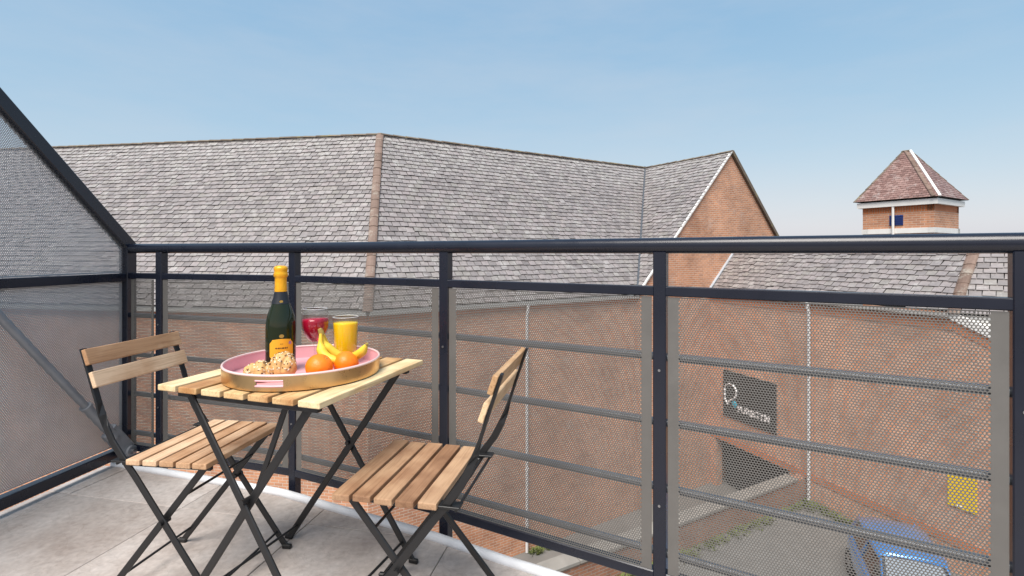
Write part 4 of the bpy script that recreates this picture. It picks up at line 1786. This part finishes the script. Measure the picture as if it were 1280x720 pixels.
# ---- chairs: local +x forward, y lateral, z up; origin under the seat centre
def chair(loc, ang, wd_mat, wb_mat, label, sd=.285, sw=.375):
    c = empty('folding_chair', loc, ang)
    tag(c, label, 'chair', 'folding bistro chairs')
    h = .455
    pitch_ = sd / 5
    sm = slat_mesh(sw, pitch_ - .010, .017, 'seat_slat')
    for i in range(5):
        put('seat_slat', sm, wd_mat, c, (-sd / 2 + pitch_ * (i + .5), random.uniform(-.0015, .0015), h - .0085 + random.uniform(-.0006, .0006)), (0, random.gauss(0, .006), R(90) + random.gauss(0, .003)))
    for s in (-1, 1):
        mb = MB()
        mb.bar((-sd / 2 - .015, s * .148, h - .017 - .009), (sd / 2 - .02, s * .148, h - .017 - .009), .014, .018)
        mb.build('seat_bar', M['steel'], c, bevel=.002)
    f0, f1 = -sd / 2, sd / 2
    # uprights run down to the front feet; the bar is twisted above the seat
    for s in (-1, 1):
        y = s * .172
        ctrl = [(f0 - .160, .785), (f0 - .131, .70), (f0 - .103, .615), (f0 - .092, .580), (f0 - .078, .545), (f0 - .055, .50), (f0 - .018, .45), (f0 + .022, .40), (f1 + .025, .004)]
        path = [Vector((x, y, z)) for x, z in ctrl]
        wds = []
        for i, q in enumerate(path):
            tw = 1.0 if i <= 2 else (.6 if i == 3 else 0.0)
            wds.append(Vector((0, 1, 0)).lerp(Vector((.9, 0, .45)), 1 - tw) if tw else Vector((.9, 0, .45)))
        mb = MB()
        mb.sweep(path, wds, .021, .0075)
        lg = mb.build('back_leg' if False else 'upright_leg', M['steel'], c)
        mb = MB()
        mb.box((f1 + .026, y, .008), (.034, .015, .016))
        mb.build('foot_cap', M['steel'], lg, bevel=.003)
        y = s * .155
        mb = MB()
        mb.bar((f1 - .035, y, h - .02), (f0 - .10, y, .004), .009, .021, (1, 0, 0))
        lg = mb.build('cross_leg', M['steel'], c, bevel=.003)
        mb = MB()
        mb.box((f0 - .10, y, .008), (.034, .015, .016))
        mb.build('foot_cap', M['steel'], lg, bevel=.003)
        mb = MB()
        mb.tube([(f0 + .118, s * .147, .262), (f0 + .118, s * .186, .262)], .008, 10)
        mb.build('pivot_bolt', M['steel'], c)
        mb = MB()
        mb.box((f0 - .022, s * .165, h - .012), (.060, .034, .006))
        mb.build('slide_plate', M['bracegrey'] if False else M['steel'], c, bevel=.001)
    for x, z, w in ((f1 - .012, .058, .172), (f0 - .065, .058, .155), (f1 - .10, .345, .155), (f0 - .018, h - .022, .172), (f0 - .040, h - .022, .172)):
        mb = MB()
        mb.tube([(x, -w, z), (x, w, z)], .0042, 8)
        mb.build('rung', M['steel'], c)
    bs = slat_mesh(sw - .008, .051, .0145, 'back_slat', .003)
    tilt = math.atan2(.030, .085)
    for z in (.760, .690):
        x = f0 - .160 + (.785 - z) * .341 + .0115
        put('back_slat', bs, wb_mat, c, (x, random.uniform(-.002, .002), z), (R(90) + tilt * 0, 0, R(90)))
    for o_ in c.children:
        if o_.name.startswith('back_slat'):
            o_.rotation_euler = (R(90) - tilt, 0, R(90))
    return c


chair((-1.017, 1.703, 0), R(-8), M['wood_left'], M['wood_left'], 'folding chair with pale pinkish slats beside the privacy screen, facing the table', .285, .375)
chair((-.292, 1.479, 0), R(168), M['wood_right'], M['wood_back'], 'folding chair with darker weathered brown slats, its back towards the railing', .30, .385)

# ================================================================== tray and breakfast
TZ = TH + .001
tx, ty = -.655, 1.592
TR = empty('serving_tray', (tx, ty, TZ), R(-25))
tag(TR, 'round gold serving tray with pink inside and cut-out handles on the table', 'tray')
RT, HT = .229, .045
# outer wall with two hand holes: built as segmented wall
def tray_wall(r, name, mat, z0, z1, flip=False, lip=0.0):
    n = 96
    hole_c = (R(-66), R(114))
    mb = MB()
    hz0, hz1 = .016, .031
    for i in range(n):
        a0, a1 = 2 * math.pi * i / n, 2 * math.pi * (i + 1) / n
        am = (a0 + a1) / 2
        inhole = any(abs((am - h + math.pi) % (2 * math.pi) - math.pi) < .165 for h in hole_c)
        spans = [(z0, hz0), (hz1, z1)] if inhole else [(z0, hz0), (hz0, hz1), (hz1, z1)]
        for za, zb_ in spans:
            q = [(r * math.cos(a), r * math.sin(a), z) for a, z in ((a0, za), (a1, za), (a1, zb_), (a0, zb_))]
            if flip:
                q.reverse()
            mb.add(q, [(0, 1, 2, 3)], smooth=True)
    return mb.build(name, mat, TR, weld=True)


tray_wall(RT, 'outer_wall', M['gold'], .003, HT)
tray_wall(RT - .004, 'inner_wall', M['pink'], .004, HT, True)
mb = MB()
mb.lathe([(0, 0.0), (RT - .004, 0.0), (RT, .003)], 96)
mb.build('underside', M['gold'], TR)
mb = MB()
mb.lathe([(RT - .004, .0045), (RT - .02, .0035), (0, .0035)], 96)
mb.build('base', M['pink'], TR)
mb = MB()
ring = [(RT - .002 + math.cos(a) * .0036, HT + math.sin(a) * .0036) for a in (2 * math.pi * i / 10 for i in range(11))]
mb.lathe(ring, 96)
mb.build('rim', plain('pale_pink_rim', (0.80, 0.58, 0.56), .3, .1), TR)
for hc in (R(-66), R(114)):
    mb = MB()
    for z_ in (.016, .031):
        pth = [((RT - .002) * math.cos(hc + a), (RT - .002) * math.sin(hc + a), z_) for a in np.linspace(-.17, .17, 12)]
        mb.tube(pth, .0032, 8)
    mb.build('handle_edge', M['pink'], TR)
FLO = TZ + .0036


def tp(x, k):
    """point on the tray floor by photo column and scale"""
    return Vector(((x - 640) / k, FPX / k, FLO))


# ---- bottle
p = tp(351, 393)
BO = empty('wine_bottle', tuple(p), R(0))
tag(BO, 'dark green sparkling wine bottle with orange foil neck and orange label', 'bottle')
rb_ = .0445
prof = [(0, .008), (.025, .004), (.036, 0), (.0425, .004), (rb_, .016), (rb_, .135), (.0435, .155), (.040, .175), (.0335, .195), (.0265, .215), (.0205, .235), (.0175, .252), (.016, .27), (.0155, .32), (0, .32)]
mb = MB()
mb.lathe(prof, 40)
mb.build('glass_body', M['bottle'], BO)
mb = MB()
mb.lathe([(.0182, .252), (.0185, .256), (.0178, .275), (.0172, .290), (.0175, .297), (.0205, .300), (.0212, .305), (.0205, .311), (.019, .316), (.0205, .320), (.0208, .326), (.019, .331), (.012, .334), (0, .335)], 36)
mb.build('foil', M['foil'], BO)
mb = MB()
mb.lathe([(.0232, .232), (.0262, .222), (.0222, .242), (.0187, .253)][:0] + [(.0276, .2145), (.0222, .2335), (.0189, .251)], 36)
mb.build('neck_band', M['band'], BO)


def wrap(pts, r, a0):
    """flat outline (s,z) wrapped on a cylinder of radius r"""
    return [(r * math.cos(a0 + s / r), r * math.sin(a0 + s / r), z) for s, z in pts]


cam_ang = math.atan2(-p.y, -p.x)
fa = cam_ang + .05
# scalloped label as a strip grid
def label_grid(half_w, zc, half_h, name, mat, r, sc_=True, n=24, parent=BO):
    mb = MB()
    rows = 8
    g = []
    for i in range(n + 1):
        s = -half_w + 2 * half_w * i / n
        e = 1 - abs(s / half_w)
        hh_ = half_h * (min(1, .62 + .0 + (0.38 if e > .22 else 0.38 * (e / .22) ** .5 * .6)) if sc_ else max(.02, (1 - (s / half_w) ** 2)) ** .5)
        hh_ *= 1 + (.05 * math.cos(s / half_w * math.pi) if sc_ else 0)
        g.append([(s, zc - hh_ + 2 * hh_ * j / rows) for j in range(rows + 1)])
    v = []
    for cl_ in g:
        v += wrap(cl_, r, fa)
    mb.add(v, [(i * (rows + 1) + j, (i + 1) * (rows + 1) + j, (i + 1) * (rows + 1) + j + 1, i * (rows + 1) + j + 1) for i in range(n) for j in range(rows)], smooth=True)
    return mb.build(name, mat, parent)


lab = label_grid(.037, .073, .033, 'front_label', M['label'], rb_ + .0006)
# print on the label: name line, small lines (illegible at this size)
for zc, ws, hh_ in ((.079, (.005, .006, .0035, .006, .0045, .003), .0022), (.066, (.006, .004, .007), .0010), (.058, (.008, .005, .006), .0011), (.092, (.004, .003), .0009)):
    tot = sum(ws) + .0016 * (len(ws) - 1)
    s = -tot / 2
    mb = MB()
    for w in ws:
        mb.add(wrap([(s, zc - hh_), (s + w, zc - hh_), (s + w, zc + hh_ * .9), (s, zc + hh_)], rb_ + .0010, fa), [(0, 1, 2, 3)])
        s += w + .0016
    mb.build('label_print', M['ink'], lab)
label_grid(.007, .116, .0055, 'gilt_crest', M['gilt'], rb_ + .0006, False, 12)
mb = MB()
mb.add(wrap([(.026 + math.cos(a) * .0052, .094 + math.sin(a) * .0052) for a in (2 * math.pi * i / 12 for i in range(12))], rb_ + .0012, fa), [tuple(range(12))])
mb.build('award_sticker', plain('mauve_sticker', (.45, .2, .35), .5), lab)
mb = MB()
na_ = .0262
mb.add(wrap([(math.cos(a) * .0055, .222 + math.sin(a) * .004) for a in (2 * math.pi * i / 12 for i in range(12))], .0265, fa), [tuple(range(12))])
mb.build('neck_crest', M['gilt'], BO)

# ---- wine glass
p = tp(394, 377)
WG = empty('wine_glass', tuple(p))
tag(WG, 'stemmed wine glass holding red wine standing behind the oranges on the tray', 'glass')
mb = MB()
ob_ = [(.0, .0), (.034, .0), (.035, .0015), (.030, .004), (.010, .007), (.0045, .014), (.0038, .04), (.0042, .066), (.010, .078), (.024, .092), (.036, .108), (.0425, .128), (.0435, .148), (.0415, .170), (.0385, .190)]
ib_ = [(.0375, .190), (.0402, .170), (.0422, .148), (.0412, .128), (.0347, .109), (.0228, .0935), (.009, .081), (0, .0795)]
mb.lathe(ob_, 40)
mb.build('glass_shell', M['glass'], WG)
mb = MB()
mb.lathe([(0, .0797), (.009, .0812), (.0227, .0937), (.0346, .1092), (.0411, .128), (.0421, .148), (.0413, .158), (0, .158)], 40)
mb.build('wine', M['wine'], WG)
mb = MB()
mb.lathe([(.038 + .0008 * math.cos(a), .190 + .0008 * math.sin(a)) for a in (math.pi * i / 3 for i in range(7))], 40)
mb.build('lip', M['lip'], WG)

# ---- juice glass
p = tp(432, 371)
JG = empty('juice_glass', tuple(p))
tag(JG, 'tall straight tumbler filled with bright orange juice on the tray', 'glass')
mb = MB()
mb.lathe([(0, 0), (.034, 0), (.0355, .003), (.0415, .158), (.0412, .160)], 40)
mb.build('glass_shell', M['glass'], JG)
mb = MB()
mb.lathe([(0, .006), (.0340, .006), (.0345, .008), (.0396, .139), (.0390, .1405), (0, .140)], 40)
mb.build('juice', M['juice'], JG)
mb = MB()
mb.lathe([(.0409 + .0009 * math.cos(a), .160 + .0009 * math.sin(a)) for a in (math.pi * i / 3 for i in range(7))], 40)
mb.build('lip', M['lip'], JG)


# ---- oranges
def orange(x, k, r, label, seed):
    p = tp(x, k)
    me = bpy.data.meshes.new('orange')
    bm = bmesh.new()
    bmesh.ops.create_uvsphere(bm, u_segments=40, v_segments=24, radius=r)
    rs = random.Random(seed)
    ph = [rs.uniform(0, 6) for _ in range(4)]
    for v in bm.verts:
        d = v.co.normalized()
        f_ = 1 + .012 * math.sin(3 * d.x + ph[0]) + .010 * math.sin(4 * d.y + ph[1]) - .10 * max(0, d.z - .93) * 4 - .03 * (abs(d.z) > .97)
        v.co = Vector((d.x, d.y, d.z * .95)) * r * f_
    for f in bm.faces:
        f.smooth = True
    bm.to_mesh(me)
    bm.free()
    t = empty('orange', (p.x, p.y, FLO + r * .945), seed)
    tag(t, label, 'orange', 'oranges on the tray')
    o = link('peel', me, M['orange'], t)
    o.rotation_euler = (R(35), R(20), 0)
    mb = MB()
    mb.lathe([(0, .0015), (.002, .0012), (.0032, -.001), (.0035, -.004)], 7)
    s = mb.build('stem_button', M['bananatip'], o)
    s.location = (0, 0, r * .905)


orange(399, 424, .0395, 'whole orange on the pink tray beside the seeded pastry', 1)
orange(432.5, 409, .0385, 'whole orange on the pink tray in front of the juice glass', 2)


# ---- bananas
p = tp(410, 398)
BN = empty('banana_bunch', tuple(p))
tag(BN, 'small bunch of yellow bananas lying behind the two oranges', 'bananas')


def banana(ctrl, name='banana'):
    # Catmull-Rom through the control points, in world coordinates
    c = [Vector(q) for q in ctrl]
    c = [c[0] * 2 - c[1]] + c + [c[-1] * 2 - c[-2]]
    pts = []
    for i in range(1, len(c) - 2):
        for t in np.linspace(0, 1, 7, endpoint=False):
            p0, p1, p2, p3 = c[i - 1:i + 3]
            pts.append(.5 * ((2 * p1) + (p2 - p0) * t + (2 * p0 - 5 * p1 + 4 * p2 - p3) * t * t + (3 * p1 - p0 - 3 * p2 + p3) * t ** 3))
    pts.append(c[-2])
    n = len(pts)
    rad = []
    for i in range(n):
        t = i / (n - 1)
        if t < .18:
            rad.append(.0045 + .003 * t / .18)
        elif t < .34:
            rad.append(.0075 + .0075 * (t - .18) / .16)
        elif t < .82:
            rad.append(.015)
        else:
            rad.append(.015 - .010 * ((t - .82) / .18) ** 1.3)
    mb = MB()
    mb.tube(pts, rad, 7)
    ob = wmesh(mb, name, M['banana'], BN)
    mb = MB()
    mb.tube([pts[-1], pts[-1] + (pts[-1] - pts[-2]).normalized() * .006], [.0052, .0038], 7)
    wmesh(mb, 'tip', M['bananatip'], ob)


def w(x, y, k):
    return Vector(((x - 640) / k, FPX / k, EYE - (y - HOR) / k))


banana([w(402, 417, 405), w(406, 430, 404), w(416, 440, 402), w(428, 447, 400), w(440, 449, 399)])
banana([w(401, 417, 407), w(401, 432, 408), w(404, 442, 410), w(412, 449, 412), w(424, 451, 414)])
banana([w(403, 416, 402), w(410, 432, 398), w(424, 446, 396), w(440, 447, 398), w(452, 440, 402), w(458, 431, 405)])
mb = MB()
mb.tube([w(399.5, 411, 406), w(401, 414, 405.5), w(402.5, 418.5, 405)], [.006, .0085, .0085], 8)
wmesh(mb, 'stalk', M['bananatip'], BN)


# ---- pastries
def pastry(x, k, rx, ry, rz_, ang, label, seed):
    rs = random.Random(seed)
    p = tp(x, k)
    t = empty('pastry', tuple(p), ang)
    tag(t, label, 'pastry', 'pastries on the tray')
    me = bpy.data.meshes.new('crust')
    bm = bmesh.new()
    bmesh.ops.create_icosphere(bm, subdivisions=5, radius=1)
    ph = [rs.uniform(0, 6.28) for _ in range(9)]
    surf = []
    for v in bm.verts:
        d = v.co.normalized()
        lobes = abs(math.sin(d.x * 4.2 + ph[0] + .5 * d.y)) ** .6
        f_ = .86 + .15 * lobes + .03 * math.sin(9 * d.y + ph[2]) * math.sin(8 * d.z + ph[3]) + .02 * math.sin(17 * d.x + ph[4])
        z = d.z
        z = z * .62 if z < 0 else z
        v.co = Vector((d.x * rx, d.y * ry, z * rz_)) * f_
        surf.append((v.co.copy(), d))
    for f in bm.faces:
        f.smooth = True
    zmin = min(v.co.z for v in bm.verts)
    for v in bm.verts:
        v.co.z -= zmin
        if v.co.z < .004:
            v.co.z = .001
    bm.to_mesh(me)
    bm.free()
    cr = link('crust', me, M['bread'], t)
    for nm, mt_, cnt, sz in (('dark_seeds', 'seed', 60, .0034), ('pale_flakes', 'seedpale', 80, .0042)):
        mb = MB()
        top = [q for q in surf if q[1].z > .05]
        for _ in range(cnt):
            co, d = rs.choice(top)
            c = co + Vector((0, 0, -zmin)) + d * .0006
            a = Vector((rs.uniform(-1, 1), rs.uniform(-1, 1), rs.uniform(-1, 1))).cross(d).normalized()
            b = d.cross(a)
            s_ = sz * rs.uniform(.6, 1.2)
            ring_ = [c + a * s_ * math.cos(q) + b * s_ * .55 * math.sin(q) for q in (0, 1.05, 2.1, 3.14, 4.19, 5.24)]
            mb.add(ring_ + [c + d * s_ * .45], [(i, (i + 1) % 6, 6) for i in range(6)], smooth=True)
        so = mb.build(nm, M[mt_], cr)
        so['kind'] = 'stuff'


pastry(325, 428, .046, .036, .036, R(15), 'flat golden pastry with dark pieces near the tray rim', 3)
pastry(354, 422, .042, .036, .050, R(-30), 'domed seeded pastry in front of the bottle', 5)
